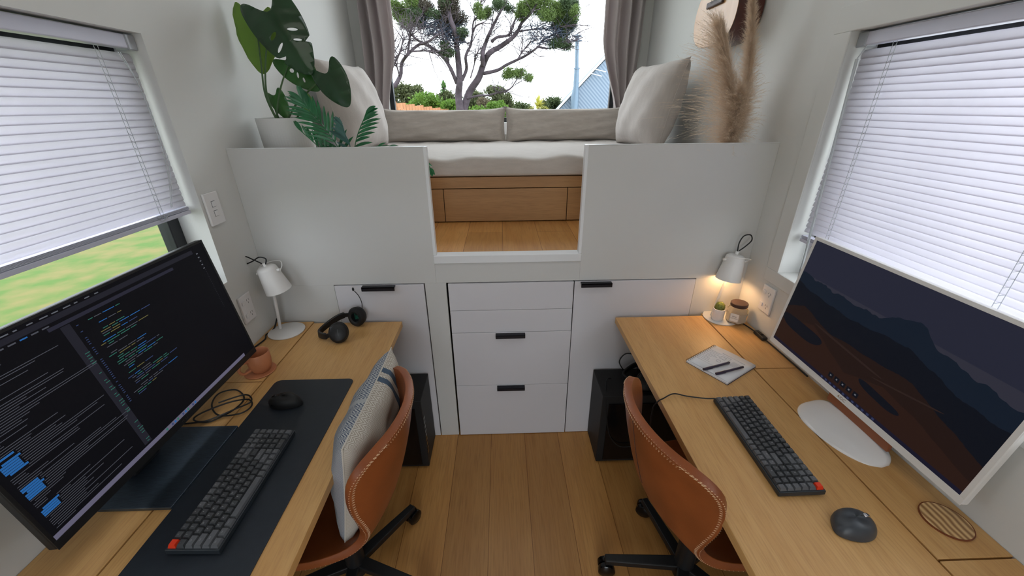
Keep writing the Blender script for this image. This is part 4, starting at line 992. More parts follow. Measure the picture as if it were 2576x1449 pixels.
def heart(w_, n=40, wav=0, lobes=0):
    out = []
    for i in range(n):
        a = 2*math.pi*i/n
        # heart: cusp at (0,0) top, tip at (0,-1)
        x = w_*math.sin(a)**3*(1.0); y = (13*math.cos(a)-5*math.cos(2*a)-2*math.cos(3*a)-math.cos(4*a))/16
        x = w_*(math.sin(a)*(.75+.25*abs(math.sin(a))))
        yy = (y+1.06)/(1.06+.31) ; yy = yy - 1.0
        x *= (1+wav*math.sin(i*1.7))
        out.append((x, yy))
    return out
def ell(cx, cy, rx, ry, an, n=14):
    return [(cx+rx*math.cos(t)*math.cos(an)-ry*math.sin(t)*math.sin(an), cy+rx*math.cos(t)*math.sin(an)+ry*math.sin(t)*math.cos(an)) for t in [2*math.pi*k/n for k in range(n)]]
def leaf_frame(stem, tip, normal):
    s, tp = Vector(stem), Vector(tip); y = (s-tp); L_ = y.length; y.normalize(); n = Vector(normal); n = (n-y*n.dot(y)).normalized(); x = y.cross(n)
    m = Matrix((x, y, n)).transposed().to_4x4(); m.translation = s; return m, L_
t = thing('monstera_plant', 'tall monstera with split dark green leaves in a ribbed white pot on the loft ledge', 'plant', (-.925, .22, 1.335))
bm = B(); ns = 90
def potf(u, v):
    prof = [(.0, 0), (.085, 0), (.092, .01), (.112, .272), (.112, .278), (.107, .278), (.104, .255), (0, .25)]
    return prof
lathe(bm, [(0, 0), (.084, 0), (.092, .010), (.108, .272), (.108, .278), (.103, .278), (.101, .255)], (-.925, .22, 1.335), 180)
c0 = Vector((-.925, .22, 0))
for v in bm.verts:
    d = Vector((v.co.x-c0.x, v.co.y-c0.y, 0)); r = d.length
    if r > .088 and v.co.z < 1.335+.268: k = 1+.010*math.cos(math.atan2(d.y, d.x)*60); v.co.x = c0.x+d.x*k; v.co.y = c0.y+d.y*k
mk('pot', bm, M['pot'], t, world=True, smooth=True, angle=50)
bm = B(); lathe(bm, [(0, 1.59), (.102, 1.588)], (-.925, .22, 0), 40); mk('soil', bm, M['soil'], t, world=True)
stems = [[(-.958, .23, 1.59), (-.984, .23, 1.699), (-.973, .235, 1.815), (-.96, .245, 1.945)], [(-.942, .2, 1.59), (-.962, .2, 1.698), (-.933, .2, 1.826), (-.870, .195, 1.975)],
         [(-.952, .2, 1.59), (-.92, .2, 1.683), (-.882, .2, 1.756), (-.842, .21, 1.820)], [(-.904, .18, 1.59), (-.842, .18, 1.664), (-.773, .18, 1.718), (-.717, .175, 1.754), (-.683, .165, 1.765)],
         [(-.95, .24, 1.59), (-.965, .245, 1.64), (-.955, .245, 1.69)], [(-.9, .25, 1.59), (-.86, .25, 1.64), (-.835, .25, 1.68)]]
for s_ in stems:
    bm = B(); P_ = spline(s_, 6); n_ = len(P_); tube(bm, P_, [.0046-.0022*i/n_ for i in range(n_)], 8); mk('stem', bm, M['stem'], t, world=True, smooth=True)
H_ = heart(.42, 44)
fr, L_ = leaf_frame((-.966, .245, 1.965), (-.976, .235, 1.835), (.35, -1, .15))
leaf_mesh(heart(.40, 44, .03), [], fr, .3, .35, m=M['leafl'], parent=t, size=.185)
def monst(w_):
    out = []; base = heart(w_, 160)
    for i, (x, y) in enumerate(base): out.append((x, y))
    # cut notches on the margins
    res = []
    for (x, y) in out:
        k = 1
        for yc, sd, dp in ((-.62, -1, .45), (-.55, 1, .3)):
            if x*sd > 0: k = min(k, 1-dp*math.exp(-((y-yc)/.028)**2))
        res.append((x*k, y))
    return res
fr, L_ = leaf_frame((-.873, .19, 1.985), (-.772, .15, 1.822), (.12, -1, .45))
leaf_mesh(monst(.40), [ell(.15, -.34, .075, .022, -.35), ell(-.16, -.30, .07, .028, .35), ell(-.17, -.48, .08, .022, .45), ell(.13, -.50, .06, .018, -.4)], fr, .2, .25, m=M['leaf'], parent=t, size=.245)
fr, L_ = leaf_frame((-.845, .21, 1.828), (-.773, .19, 1.752), (.05, -1, .35))
leaf_mesh(heart(.44, 60), [ell(-.16, -.22, .05, .06, .3), ell(-.13, -.40, .07, .028, .9), ell(-.10, -.58, .06, .026, 1.1), ell(.17, -.40, .03, .10, .5)], fr, .25, .2, m=M['leafm'], parent=t, size=.150)
fr, L_ = leaf_frame((-.688, .165, 1.775), (-.625, .14, 1.668), (.0, -1, .15))
leaf_mesh(heart(.46, 44), [], fr, .12, .18, m=M['leaf'], parent=t, size=.142)
fr, L_ = leaf_frame((-.955, .245, 1.70), (-.905, .2, 1.62), (.1, -1, .5)); leaf_mesh(heart(.32, 36), [], fr, .3, .4, m=M['leafm'], parent=t, size=.11)
fr, L_ = leaf_frame((-.838, .25, 1.69), (-.795, .22, 1.63), (.1, -1, .5)); leaf_mesh(heart(.32, 36), [], fr, .3, .4, m=M['leafl'], parent=t, size=.085)
t = thing('plant_stool', 'low oak stool carrying the monstera pot behind the loft wall', 'stool', (-.925, .22, LF))
bm = B(); lathe(bm, [(0, 1.31), (.12, 1.31), (.12, 1.334), (0, 1.334)], (-.925, .22, 0), 40); mk('seat', bm, M['oak'], t, world=True, smooth=True, angle=40)
for a in (45, 135, 225, 315):
    bm = B(); d = Vector((math.cos(R(a)), math.sin(R(a)), 0)); c = Vector((-.925, .22, 0)); tube(bm, [c+d*.11+Vector((0, 0, LF)), c+d*.08+Vector((0, 0, 1.31))], .010, 10); mk('leg', bm, M['oak'], t, world=True, smooth=True)

def frond(bm, pts, n, L0, spread, plane, up=.85, w_=.0125, mi=0, seed=0):
    rnd = random.Random(seed); P_ = [Vector(p) for p in spline(pts, 10)]; tube(bm, P_, .0018, 6, mi)
    N = len(P_); nrm = Vector(plane).normalized()
    for k in range(n):
        f = .10+.90*k/(n-1); i = min(N-1, int(f*(N-1))); p = P_[i]; d = (P_[min(N-1, i+1)]-P_[max(0, i-1)]).normalized(); s = d.cross(nrm).normalized()
        for sd in (-1, 1):
            if sd > 0 and not spread[1]: continue
            if sd < 0 and not spread[0]: continue
            L_ = L0*(.55+.45*math.sin(math.pi*min(1, f*.9+.12)))*rnd.uniform(.9, 1.1); q = (s*sd*(1-f*.45)+d*(up+f*.6)+nrm*rnd.uniform(-.15, .15)).normalized()
            side = q.cross(nrm).normalized(); pr = None
            for j in range(6):
                g = j/5; c = p+q*L_*g-Vector((0, 0, .10*L_*g*g*2)); ww = w_*math.sin(math.pi*min(1, g*.88+.10))**.8*(1 if j < 5 else .15)
                a = bm.verts.new(c+side*ww/2); b = bm.verts.new(c-side*ww/2); m_ = bm.verts.new(c-nrm*.0012)
                if pr: bm.faces.new((pr[0], a, m_, pr[2])).material_index = mi; bm.faces.new((pr[2], m_, b, pr[1])).material_index = mi
                pr = (a, b, m_)
t = thing('potted_palm', 'small palm with spiky green fronds rising behind the left loft wall', 'plant', (-.66, .13, LF))
bm = B(); lathe(bm, [(0, 0), (.075, 0), (.095, .16), (.095, .17), (.088, .17), (.086, .15), (0, .148)], (-.66, .13, 1.24), 40); mk('pot', bm, M['terra'], t, world=True, smooth=True, angle=50)
bm = B(); box(bm, -.76, -.56, .04, .23, LF, 1.24); mk('plant_stand', bm, M['oak'], t, world=True, bevel=.003)
for pts, n, L0, m_, sp, pl, sd in (([(-.66, .12, 1.39), (-.667, .09, 1.497), (-.705, .08, 1.58), (-.745, .075, 1.64), (-.765, .07, 1.68)], 17, .115, 'palm', (1, 1), (.15, -1, .1), 1),
                            ([(-.65, .12, 1.39), (-.70, .08, 1.46), (-.75, .07, 1.52), (-.80, .065, 1.575)], 10, .085, 'palm', (0, 1), (.2, -1, .25), 2),
                            ([(-.64, .12, 1.39), (-.60, .09, 1.503), (-.572, .08, 1.56), (-.54, .075, 1.61), (-.525, .07, 1.635)], 13, .10, 'palm', (0, 1), (-.35, -1, .1), 3),
                            ([(-.64, .12, 1.39), (-.612, .07, 1.508), (-.618, .06, 1.55), (-.622, .055, 1.59)], 11, .085, 'palm2', (1, 0), (.4, -1, .1), 4),
                            ([(-.62, .12, 1.39), (-.52, .07, 1.50), (-.40, .045, 1.500), (-.31, .04, 1.45), (-.285, .035, 1.41)], 10, .035, 'palm', (1, 1), (0, -.6, 1), 5)):
    bm = B(); frond(bm, pts, n, L0, sp, pl, seed=sd); mk('frond', bm, M[m_], t, world=True, smooth=True, angle=180)

# pampas grass in a tall vase
def plume(name, label, pts, R0, dirs, seed, ntuft=520):
    rnd = random.Random(seed); t = thing(name, label, 'dried grass', pts[0], 0, 'pampas grass stems'); P_ = [Vector(p) for p in spline(pts, 12)]; N = len(P_)
    bm = B(); tube(bm, P_, [.0035-.002*i/N for i in range(N)], 8); mk('stem', bm, M['pstem'], t, world=True, smooth=True)
    bm = B()
    for k in range(ntuft):
        f = .20+.80*rnd.random(); i = min(N-1, int(f*(N-1))); p = P_[i]; d = (P_[min(N-1, i+1)]-P_[max(0, i-1)]).normalized()
        g = (f-.2)/.8; rad = R0*min(1, .45+g*4)*max(.12, 1-g)**.55
        a = rnd.uniform(0, 6.28); out = Vector((math.cos(a), math.sin(a), 0)) + Vector(dirs)*rnd.random()*1.3
        L_ = rad*(.35+1.75*rnd.random()**2.4); pr = p.copy(); cur = []
        for j in range(5):
            s = j/4; q = p + out*L_*.85*(1-.65*g)*s + d*L_*1.05*s + Vector((0, 0, -L_*.7*s*s*(1-.8*g))); cur.append(q)
        for a_, b_ in zip(cur, cur[1:]):
            for h in range(6):
                c = a_.lerp(b_, rnd.random()); e = c + ((b_-a_).normalized()*1.5+Vector((rnd.gauss(0, 1), rnd.gauss(0, 1), rnd.gauss(0, .8)-.3))*.7).normalized()*rnd.uniform(.010, .028)
                w2 = .45*Vector((rnd.gauss(0, 1), rnd.gauss(0, 1), rnd.gauss(0, 1)))  .normalized()*.0008
                bm.faces.new((bm.verts.new(c-w2), bm.verts.new(c+w2), bm.verts.new(e)))
            w2 = (b_-a_).cross(Vector((rnd.gauss(0, 1), rnd.gauss(0, 1), rnd.gauss(0, 1)))).normalized()*.0006
            bm.faces.new((bm.verts.new(a_-w2), bm.verts.new(a_+w2), bm.verts.new(b_)))
    mk('plume', bm, M['pampas'], t, world=True)
    return t
plume('pampas_grass', 'bushy beige pampas grass plume, the shorter and wider one on the loft ledge', [(1.0, .13, 1.30), (.976, .12, 1.499), (.945, .12, 1.668), (.893, .12, 1.809), (.85, .12, 1.91)], .135, (-.8, -.15, -.05), 1, 2600)
plume('pampas_grass', 'tall narrow pampas grass plume nearest the right wall, reaching the guitar', [(1.01, .15, 1.30), (1.012, .16, 1.495), (1.022, .16, 1.667), (1.0, .16, 1.853), (.965, .16, 2.03)], .068, (.1, 0, 0), 2, 2200)
plume('pampas_grass', 'thin pampas sprig drooping forward between the two larger plumes', [(1.0, .14, 1.30), (.99, .13, 1.50), (.975, .10, 1.62), (.955, .07, 1.70)], .11, (-.9, -.3, -.5), 3, 900)
t = thing('floor_vase', 'tall pale vase holding the pampas grass behind the right loft wall', 'vase', (1.0, .14, LF))
bm = B(); lathe(bm, [(0, 0), (.05, 0), (.062, .06), (.062, .22), (.042, .33), (.036, .37), (.041, .385), (.037, .385), (.032, .37), (.036, .33), (0, .30)], (1.0, .14, LF), 40); mk('vase_body', bm, M['pot'], t, world=True, smooth=True)

# ------------------------------------------------------------------ guitar on the right wall (front faces -x)
t = thing('acoustic_guitar', 'acoustic guitar with pale spruce top hanging on the right loft wall', 'guitar', (1.05, .515, 2.3))
def body_w(s):   # s 0 (bottom) .. 1 (neck end): half width
    pts = [(0, 0), (.015, .060), (.05, .115), (.10, .160), (.18, .192), (.27, .200), (.38, .180), (.50, .143), (.58, .132), (.68, .140), (.80, .148), (.90, .130), (.96, .095), (.99, .05), (1, 0)]
    for a, b in zip(pts, pts[1:]):
        if a[0] <= s <= b[0]:
            k = (s-a[0])/(b[0]-a[0]); return a[1]+(b[1]-a[1])*k
    return 0
LB = .50; ZB = 1.897; YC = .515; ss = [0, .006, .03, .08, .16, .27, .38, .48, .56, .66, .78, .88, .96, 1]
half = [(0, 0), (.075, .006), (.128, .03), (.168, .08), (.193, .16), (.200, .27), (.183, .38), (.150, .48), (.133, .56), (.140, .66), (.148, .78), (.132, .88), (.075, .965), (0, 1)]
ctrl = [(YC+a, ZB+LB*b, 0) for a, b in half] + [(YC-a, ZB+LB*b, 0) for a, b in half[::-1][1:-1]]
outl = [(p.x, p.y) for p in spline(ctrl, 6, closed=True)]
def slab(bm, x0, x1, sc=1.0):
    zc = ZB+LB/2; o2 = [(YC+(y-YC)*sc, zc+(z-zc)*sc) for y, z in outl]
    a = [bm.verts.new((x0, y, z)) for y, z in o2]; b = [bm.verts.new((x1, y, z)) for y, z in o2]; bm.faces.new(a); bm.faces.new(b[::-1])
    for i in range(len(a)): bm.faces.new((a[i], b[i], b[(i+1) % len(a)], a[(i+1) % len(a)]))
bm = B(); slab(bm, 1.0, 1.108); mk('body', bm, M['mahog'], t, world=True, smooth=True, angle=60)
bm = B(); slab(bm, .9965, .9995, .995); mk('soundboard', bm, M['spruce'], t, world=True)
bm = B(); slab(bm, .9985, 1.0015, 1.006); mk('binding', bm, M['rose'], t, world=True)
bm = B(); box(bm, .985, .9965, YC-.075, YC+.075, 2.055, 2.082); mk('bridge', bm, M['rose'], t, world=True, bevel=.006)
bm = B(); lathe(bm, [(0, 0), (.048, 0)], (.9962, YC, 2.24), 32, Matrix.Rotation(R(90), 3, 'Y')); mk('sound_hole', bm, M['gloss'], t, world=True)
bm = B(); box(bm, .985, 1.003, YC-.026, YC+.026, 2.30, 2.80); mk('neck', bm, M['rose'], t, world=True, bevel=.003)
bm = B()
for k in range(6): tube(bm, [(.983, YC-.025+.01*k, 2.07), (.983, YC-.02+.008*k, 2.80)], .0006, 4)
mk('strings', bm, M['silver'], t, world=True)
bm = B(); box(bm, .99, XR-.0005, YC-.03, YC+.03, 2.80, 2.83); mk('wall_hanger', bm, M['black'], t, world=True)

# ================================================================== outdoors
GZ = -.85
bm = B(); s_ = 60
box(bm, -s_, XL-.6, -40, 60, GZ-.1, GZ); box(bm, XL-.6, XR+.3, YB+1.0, 60, GZ-.1, GZ)
gr = mk('lawn', bm, M['lawn']); tag(gr, 'green grass lawn outside the left window', 'lawn', kind='structure')
bm = B(); box(bm, XR+.3, 60, -40, 60, GZ-.1, GZ); box(bm, XL-.6, XR+.3, -40, YB+1.0, GZ-.1, GZ-.01); o = struct('gravel_yard', bm, M['gravel'])
bm = B(); rnd = random.Random(4)
for k in range(26000):
    r = 2.2+5.5*rnd.random()**1.3; x = XL-.15-r; y = -2.6+5.2*rnd.random()+(-.2*r); h = rnd.uniform(.02, .05)*(2.2 if rnd.random() < .02 else 1)
    a = rnd.uniform(0, 3.14); w2 = Vector((math.cos(a), math.sin(a), 0))*.006; p = Vector((x, y, GZ)); tp = p+Vector((rnd.gauss(0, .015), rnd.gauss(0, .015), h))
    bm.faces.new((bm.verts.new(p-w2), bm.verts.new(p+w2), bm.verts.new(tp)))
o = mk('grass_blades', bm, M['blade']); tag(o, 'short green grass blades on the lawn outside the left window', 'grass', kind='stuff')
MAIN_TREE = [(0.115, 0.04, [(-0.94, 8.5, 1.13), (-0.93, 8.37, 1.46), (-0.96, 8.52, 1.88), (-0.91, 8.44, 2.14), (-0.92, 8.55, 2.49), (-0.94, 8.56, 2.83), (-0.91, 8.28, 3.03), (-1.02, 8.26, 3.34), (-1.05, 8.67, 3.72), (-1.02, 8.38, 3.95)]), (0.05, 0.02, [(-0.98, 8.5, 2.12), (-1.1, 8.37, 2.43), (-1.32, 8.75, 2.7), (-1.5, 8.48, 2.82), (-1.71, 8.67, 2.93), (-1.86, 8.49, 3.02), (-1.99, 8.57, 3.19)]), (0.04, 0.015, [(-1.15, 8.5, 2.5), (-1.14, 8.32, 2.78), (-1.14, 8.57, 3.11), (-1.16, 8.68, 3.33), (-1.18, 8.51, 3.54), (-1.2, 8.62, 3.83)]), (0.045, 0.015, [(-0.86, 8.5, 2.18), (-0.75, 8.59, 2.41), (-0.73, 8.28, 2.63), (-0.63, 8.63, 2.88), (-0.58, 8.55, 3.07), (-0.49, 8.4, 3.2), (-0.33, 8.27, 3.24)]), (0.025, 0.01, [(-0.57, 8.5, 3.06), (-0.55, 8.68, 3.33), (-0.4, 8.49, 3.45), (-0.36, 8.61, 3.78)]), (0.1, 0.02, [(-0.88, 8.5, 1.51), (-0.72, 8.69, 1.93), (-0.48, 8.61, 2.23), (-0.38, 8.71, 2.48), (-0.22, 8.45, 2.7), (0.03, 8.65, 2.85), (0.26, 8.47, 2.97), (0.42, 8.72, 3.14), (0.52, 8.69, 3.31), (0.7, 8.3, 3.42), (0.8, 8.32, 3.57)]), (0.06, 0.015, [(-0.37, 8.5, 2.47), (-0.36, 8.36, 2.69), (-0.3, 8.73, 2.93), (-0.21, 8.47, 3.06), (-0.12, 8.56, 3.23), (0.0, 8.4, 3.39), (0.12, 8.5, 3.59), (0.17, 8.44, 3.76)]), (0.04, 0.012, [(-0.16, 8.5, 2.93), (-0.03, 8.43, 3.0), (0.22, 8.54, 3.06), (0.32, 8.54, 3.26), (0.46, 8.7, 3.52), (0.58, 8.59, 3.7)]), (0.045, 0.01, [(-0.36, 8.5, 2.31), (-0.04, 8.71, 2.39), (0.16, 8.68, 2.49), (0.42, 8.74, 2.6), (0.65, 8.59, 2.69), (0.86, 8.33, 2.81), (0.96, 8.68, 2.95), (1.24, 8.73, 3.09), (1.52, 8.7, 3.18)]), (0.02, 0.008, [(0.41, 8.5, 2.58), (0.55, 8.54, 2.77), (0.72, 8.61, 2.94)]), (0.03, 0.008, [(-0.76, 8.5, 1.8), (-0.47, 8.36, 1.86), (-0.26, 8.67, 1.87), (-0.05, 8.54, 1.92), (0.21, 8.39, 1.97), (0.36, 8.28, 2.14), (0.46, 8.68, 2.28)]), (0.018, 0.008, [(-0.66, 8.5, 2.23), (-0.58, 8.74, 2.5), (-0.49, 8.29, 2.68), (-0.34, 8.65, 2.88)]), (0.02, 0.008, [(0.87, 8.5, 2.83), (1.12, 8.46, 2.79), (1.39, 8.32, 2.84), (1.57, 8.4, 2.91)]), (0.02, 0.008, [(0.41, 8.5, 3.11), (0.74, 8.63, 3.17), (1.13, 8.69, 3.19), (1.46, 8.27, 3.18)]), (0.02, 0.008, [(-0.94, 8.5, 2.93), (-1.03, 8.56, 3.06), (-1.26, 8.27, 3.03), (-1.54, 8.61, 3.16)])]
LEFT_TREE = [(0.06, 0.02, [(-2.41, 7.5, 1.78), (-2.15, 7.42, 2.02), (-2.06, 7.69, 2.25), (-2.02, 7.74, 2.46), (-1.83, 7.5, 2.59), (-1.65, 7.75, 2.78), (-1.38, 7.4, 2.8), (-1.17, 7.29, 2.9)]), (0.03, 0.01, [(-1.83, 7.5, 2.59), (-1.77, 7.55, 2.86), (-1.67, 7.27, 2.96)]), (0.03, 0.01, [(-2.28, 7.5, 2.24), (-2.11, 7.35, 2.38), (-1.97, 7.45, 2.63), (-1.89, 7.56, 2.89)]), (0.02, 0.008, [(-2.04, 7.5, 2.21), (-2.06, 7.33, 2.47), (-2.1, 7.27, 2.61)]), (0.02, 0.008, [(-1.76, 7.5, 2.64), (-1.53, 7.68, 2.67), (-1.28, 7.41, 2.62)])]
CLUMPS = [((-2.0, 8.5, 3.4), 0.33, 0.31, 'g'), ((-1.79, 8.5, 3.34), 0.26, 0.15, 'g'), ((-1.54, 8.5, 3.43), 0.33, 0.13, 'd'), ((-1.22, 8.5, 3.52), 0.26, 0.2, 'd'), ((-0.94, 8.5, 3.55), 0.33, 0.42, 'b'), ((-1.7, 8.5, 3.6), 0.31, 0.2, 'b'), ((-0.33, 8.5, 3.42), 0.15, 0.2, 'g'), ((0.15, 8.5, 3.59), 0.26, 0.11, 'd'), ((0.56, 8.5, 3.53), 0.24, 0.2, 'g'), ((1.05, 8.5, 3.46), 0.46, 0.31, 'g'), ((1.52, 8.5, 3.39), 0.18, 0.29, 'g'), ((1.53, 8.5, 3.59), 0.2, 0.18, 'd'), ((1.36, 8.5, 3.21), 0.33, 0.13, 'd'), ((1.41, 8.5, 2.99), 0.15, 0.18, 'd'), ((-0.77, 8.5, 3.0), 0.13, 0.13, 'd'), ((-1.11, 8.5, 2.74), 0.18, 0.13, 'd'), ((1.31, 8.5, 2.89), 0.31, 0.11, 'd'), ((0.33, 8.5, 2.27), 0.29, 0.09, 'g'), ((0.69, 8.5, 2.22), 0.09, 0.07, 'g'), ((-1.4, 8.5, 3.16), 0.26, 0.15, 't'), ((1.12, 8.5, 3.05), 0.44, 0.18, 't'), ((-1.07, 8.5, 3.03), 0.2, 0.2, 't')]
BUSHES = [('olive', (-2.92, 11.5, 1.93), 0.47, 0.41), ('olive', (-2.58, 11.5, 2.0), 0.28, 0.25), ('bright', (-2.05, 10.5, 1.69), 0.46, 0.28), ('olive', (-1.62, 12.0, 1.78), 0.37, 0.37), ('bright', (-1.35, 10.0, 1.62), 0.2, 0.15), ('olive', (-0.78, 12.0, 1.75), 0.37, 0.31), ('olive', (-0.13, 12.0, 1.94), 0.31, 0.29), ('brown', (-0.48, 11.0, 1.65), 0.16, 0.21), ('bright', (-0.09, 10.0, 1.57), 0.29, 0.15), ('olive', (0.2, 12.5, 1.7), 0.25, 0.3), ('dark', (0.71, 13.0, 1.51), 0.43, 0.17), ('dark', (1.83, 13.5, 1.61), 0.44, 0.3), ('bright', (-0.53, 9.8, 1.47), 0.31, 0.1)]
def leaves(bm, c, rx, ry, rz, n, size, rnd, asp=.4, upb=0, shellk=.5):
    c = Vector(c)
    for _ in range(n):
        d = Vector((rnd.gauss(0, 1), rnd.gauss(0, 1), rnd.gauss(0, 1))).normalized(); r = rnd.random()**shellk
        p = c+Vector((d.x*rx*r, d.y*ry*r, d.z*rz*r)); a = Vector((rnd.gauss(0, 1), rnd.gauss(0, 1), rnd.gauss(0, 1)+upb)).normalized()
        b = a.cross(Vector((rnd.gauss(0, 1), rnd.gauss(0, 1), rnd.gauss(0, 1)))).normalized(); s = size*rnd.uniform(.6, 1.3)
        bm.faces.new((bm.verts.new(p), bm.verts.new(p+a*s*.5+b*s*asp*.5), bm.verts.new(p+a*s), bm.verts.new(p+a*s*.5-b*s*asp*.5)))
def twigs(bm, P_, rnd, dens, L_, r, depth=1):
    P_ = [Vector(p) for p in P_]; N = len(P_)
    for k in range(dens):
        i = rnd.randint(max(1, N//3), N-1); p = P_[i]; d = (P_[i]-P_[i-1]).normalized()
        q = (d*rnd.uniform(.5, 1.2)+Vector((rnd.gauss(0, .7), rnd.gauss(0, .4), rnd.gauss(0, .45)+.25))).normalized(); l = L_*rnd.uniform(.5, 1.3)
        pts = [p]; 
        for j in range(4): q = (q+Vector((rnd.gauss(0, .28), rnd.gauss(0, .2), rnd.gauss(0, .25)))).normalized(); pts.append(pts[-1]+q*l/4)
        tube(bm, pts, [r, r*.8, r*.6, r*.45, r*.3], 4, cap=False)
        if depth: twigs(bm, pts, rnd, 4, L_*.5, r*.5, depth-1)
def tree(name, label, limbs, seed, base, clumps, group=None):
    rnd = random.Random(seed); t = thing(name, label, 'tree', base, 0, group)
    for i, (r0, r1, pts) in enumerate(limbs):
        bm = B(); pts = ([base]+list(pts)) if i == 0 else list(pts); P_ = spline(pts, 5); n = len(P_)
        r0 *= .9; r1 *= .9
        tube(bm, P_, [r0+(r1-r0)*k/(n-1) for k in range(n)], 8); twigs(bm, P_, rnd, 8 if i == 0 else 16, .6, .009, 1)
        mk('trunk' if i == 0 else 'branch', bm, M['bark'], t, world=True, smooth=True, angle=180)
    for c, rx, rz, k in clumps:
        bm = B(); n = int(9000*rx*rz*11)+900 if k != 't' else 0
        if k == 't':
            for _ in range(170):
                p = Vector(c)+Vector((rnd.uniform(-rx, rx), rnd.uniform(-.3, .3), rnd.uniform(-rz, rz))); q = Vector((rnd.gauss(0, 1), rnd.gauss(0, .4), rnd.gauss(.2, .6))).normalized(); pts = [p]
                for j in range(4): q = (q+Vector((rnd.gauss(0, .3), rnd.gauss(0, .2), rnd.gauss(0, .3)))).normalized(); pts.append(pts[-1]+q*.09)
                tube(bm, pts, [.006, .005, .004, .003, .002], 4, cap=False)
            leaves(bm, c, rx, .4, rz, 260, .05, rnd, .3)
            mk('twigs', bm, M['f_t'], t, world=True); continue
        for j in range(max(4, int(14*(rx+rz)))):
            d = Vector((rnd.uniform(-1, 1), rnd.uniform(-1, 1), rnd.uniform(-1, 1))); cc = Vector(c)+Vector((d.x*rx*.75, d.y*.35, d.z*rz*.75))
            leaves(bm, cc, .28*rx+.07, .14, .26*rz+.06, n//max(4, int(14*(rx+rz))), .05, rnd, .24, .9)
        mk('foliage', bm, M['f_'+k], t, world=True)
    return t
mt = MAIN_TREE
tree('manuka_tree', 'big many-branched windswept tree seen through the middle of the picture window', mt, 3, (-1.15, 8.5, GZ), CLUMPS)
tree('manuka_tree', 'smaller leaning tree at the left edge of the picture window', LEFT_TREE, 5, (-4.2, 7.5, GZ), [])
BL = {'olive': 'grey-green bushy shrub', 'bright': 'bright green leafy shrub', 'brown': 'brownish dry shrub', 'dark': 'dark green rounded bush'}
WH = ['below the left tree at the window edge', 'behind the timber fence, second from the left', 'above the timber fence, left of the big trunk', 'close to the left of the big trunk', 'low against the left side of the big trunk', 'just right of the big trunk', 'under the low twiggy branch', 'right behind the fork of the trunk', 'above where the two bolsters meet', 'tallest one right of the two bolsters meeting point', 'low and far, left of the spiky yellow flax', 'right of the spiky yellow flax, by the roof', 'low in front of the big trunk, hugging the sill']
for i, (k, c, rx, rz, ) in enumerate(BUSHES):
    rnd = random.Random(20+i); t = thing('shrub', BL[k]+' outside, '+WH[i], 'bush', (c[0], c[1], GZ), 0, 'shrubs beyond the picture window')
    bm = B()
    for _ in range(60):
        d = Vector((rnd.gauss(0, 1), rnd.gauss(0, .7), rnd.gauss(0, 1))).normalized()*rnd.random()**.4
        cc = Vector(c)+Vector((d.x*rx*.9, d.y*.4, d.z*rz*.9)); leaves(bm, cc, rx*.16+.04, .12, rx*.14+.04, 75, .075, rnd, .45, .3)
    for _ in range(30):
        cc = Vector((c[0]+rnd.uniform(-rx, rx), c[1]+rnd.uniform(-.3, .3), rnd.uniform(GZ, c[2]))); leaves(bm, cc, .25, .2, .25, 30, .12, rnd, .5)
    mk('foliage', bm, M['f_'+k], t, world=True)
    bm = B()
    for j in range(4): tube(bm, [(c[0]+rnd.uniform(-.1, .1), c[1], GZ), (c[0]+rnd.uniform(-rx, rx)*.6, c[1], c[2]+rz*.4)], [.04, .01], 6)
    mk('stems', bm, M['bark'], t, world=True)
def spiky(name, label, c, n, L_, m, up, w_, trunk):
    rnd = random.Random(int(abs(c[0])*100)); t = thing(name, label, 'plant', (c[0], c[1], GZ)); bm = B(); c = Vector(c)
    for k in range(n):
        a = rnd.uniform(0, 6.28); e = rnd.uniform(up, 1.5); d = Vector((math.cos(a)*math.cos(e), math.sin(a)*math.cos(e), math.sin(e))); s = d.cross(Vector((0, 0, 1))).normalized()
        l = L_*rnd.uniform(.7, 1.1); pr = None
        for j in range(6):
            g = j/5; p = c+d*l*g-Vector((0, 0, l*.45*g*g*math.cos(e))); ww = w_*(1-g)**.6
            q = (bm.verts.new(p-s*ww), bm.verts.new(p+s*ww))
            if pr: bm.faces.new((pr[0], pr[1], q[1], q[0]))
            pr = q
    mk('blades', bm, M[m], t, world=True); bm = B(); tube(bm, [(c.x, c.y, GZ), c], trunk, 8); mk('trunk', bm, M['bark'], t, world=True)
spiky('flax_plant', 'spiky yellow-green flax plant outside beside the neighbouring roof', (1.21, 12, 1.60), 190, .46, 'f_flax', .1, .014, .05)
spiky('cabbage_tree', 'small cabbage tree crown left of the big trunk outside', (-1.73, 12, 2.12), 140, .34, 'f_cab', .0, .016, .05)
t = thing('timber_fence', 'weathered timber paling fence outside at the lower left of the picture window', 'fence', (-2.4, 9.2, GZ))
a, b = Vector((-3.55, 8.6, 1.88)), Vector((-1.285, 9.8, 1.55)); n = 34
bm = B(); d = (b-a).normalized()
for k in range(n):
    p = a.lerp(b, k/n); q = a.lerp(b, (k+.9)/n); o_ = Vector((-d.y, d.x, 0)).normalized()*.02; z = p.z+.015*((k*7) % 3-1)
    v = [bm.verts.new((s.x, s.y, zz)) for s in (p, q, q+o_, p+o_) for zz in (GZ, z)]
    for f in ((0, 2, 3, 1), (2, 4, 5, 3), (4, 6, 7, 5), (6, 0, 1, 7), (1, 3, 5, 7)): bm.faces.new([v[i] for i in f])
mk('palings', bm, M['fence'], t, world=True)
bm = B(); tube(bm, [Vector((a.x, a.y+.06, .9)), Vector((b.x, b.y+.06, .7))], .04, 4); mk('rail', bm, M['fence'], t, world=True)
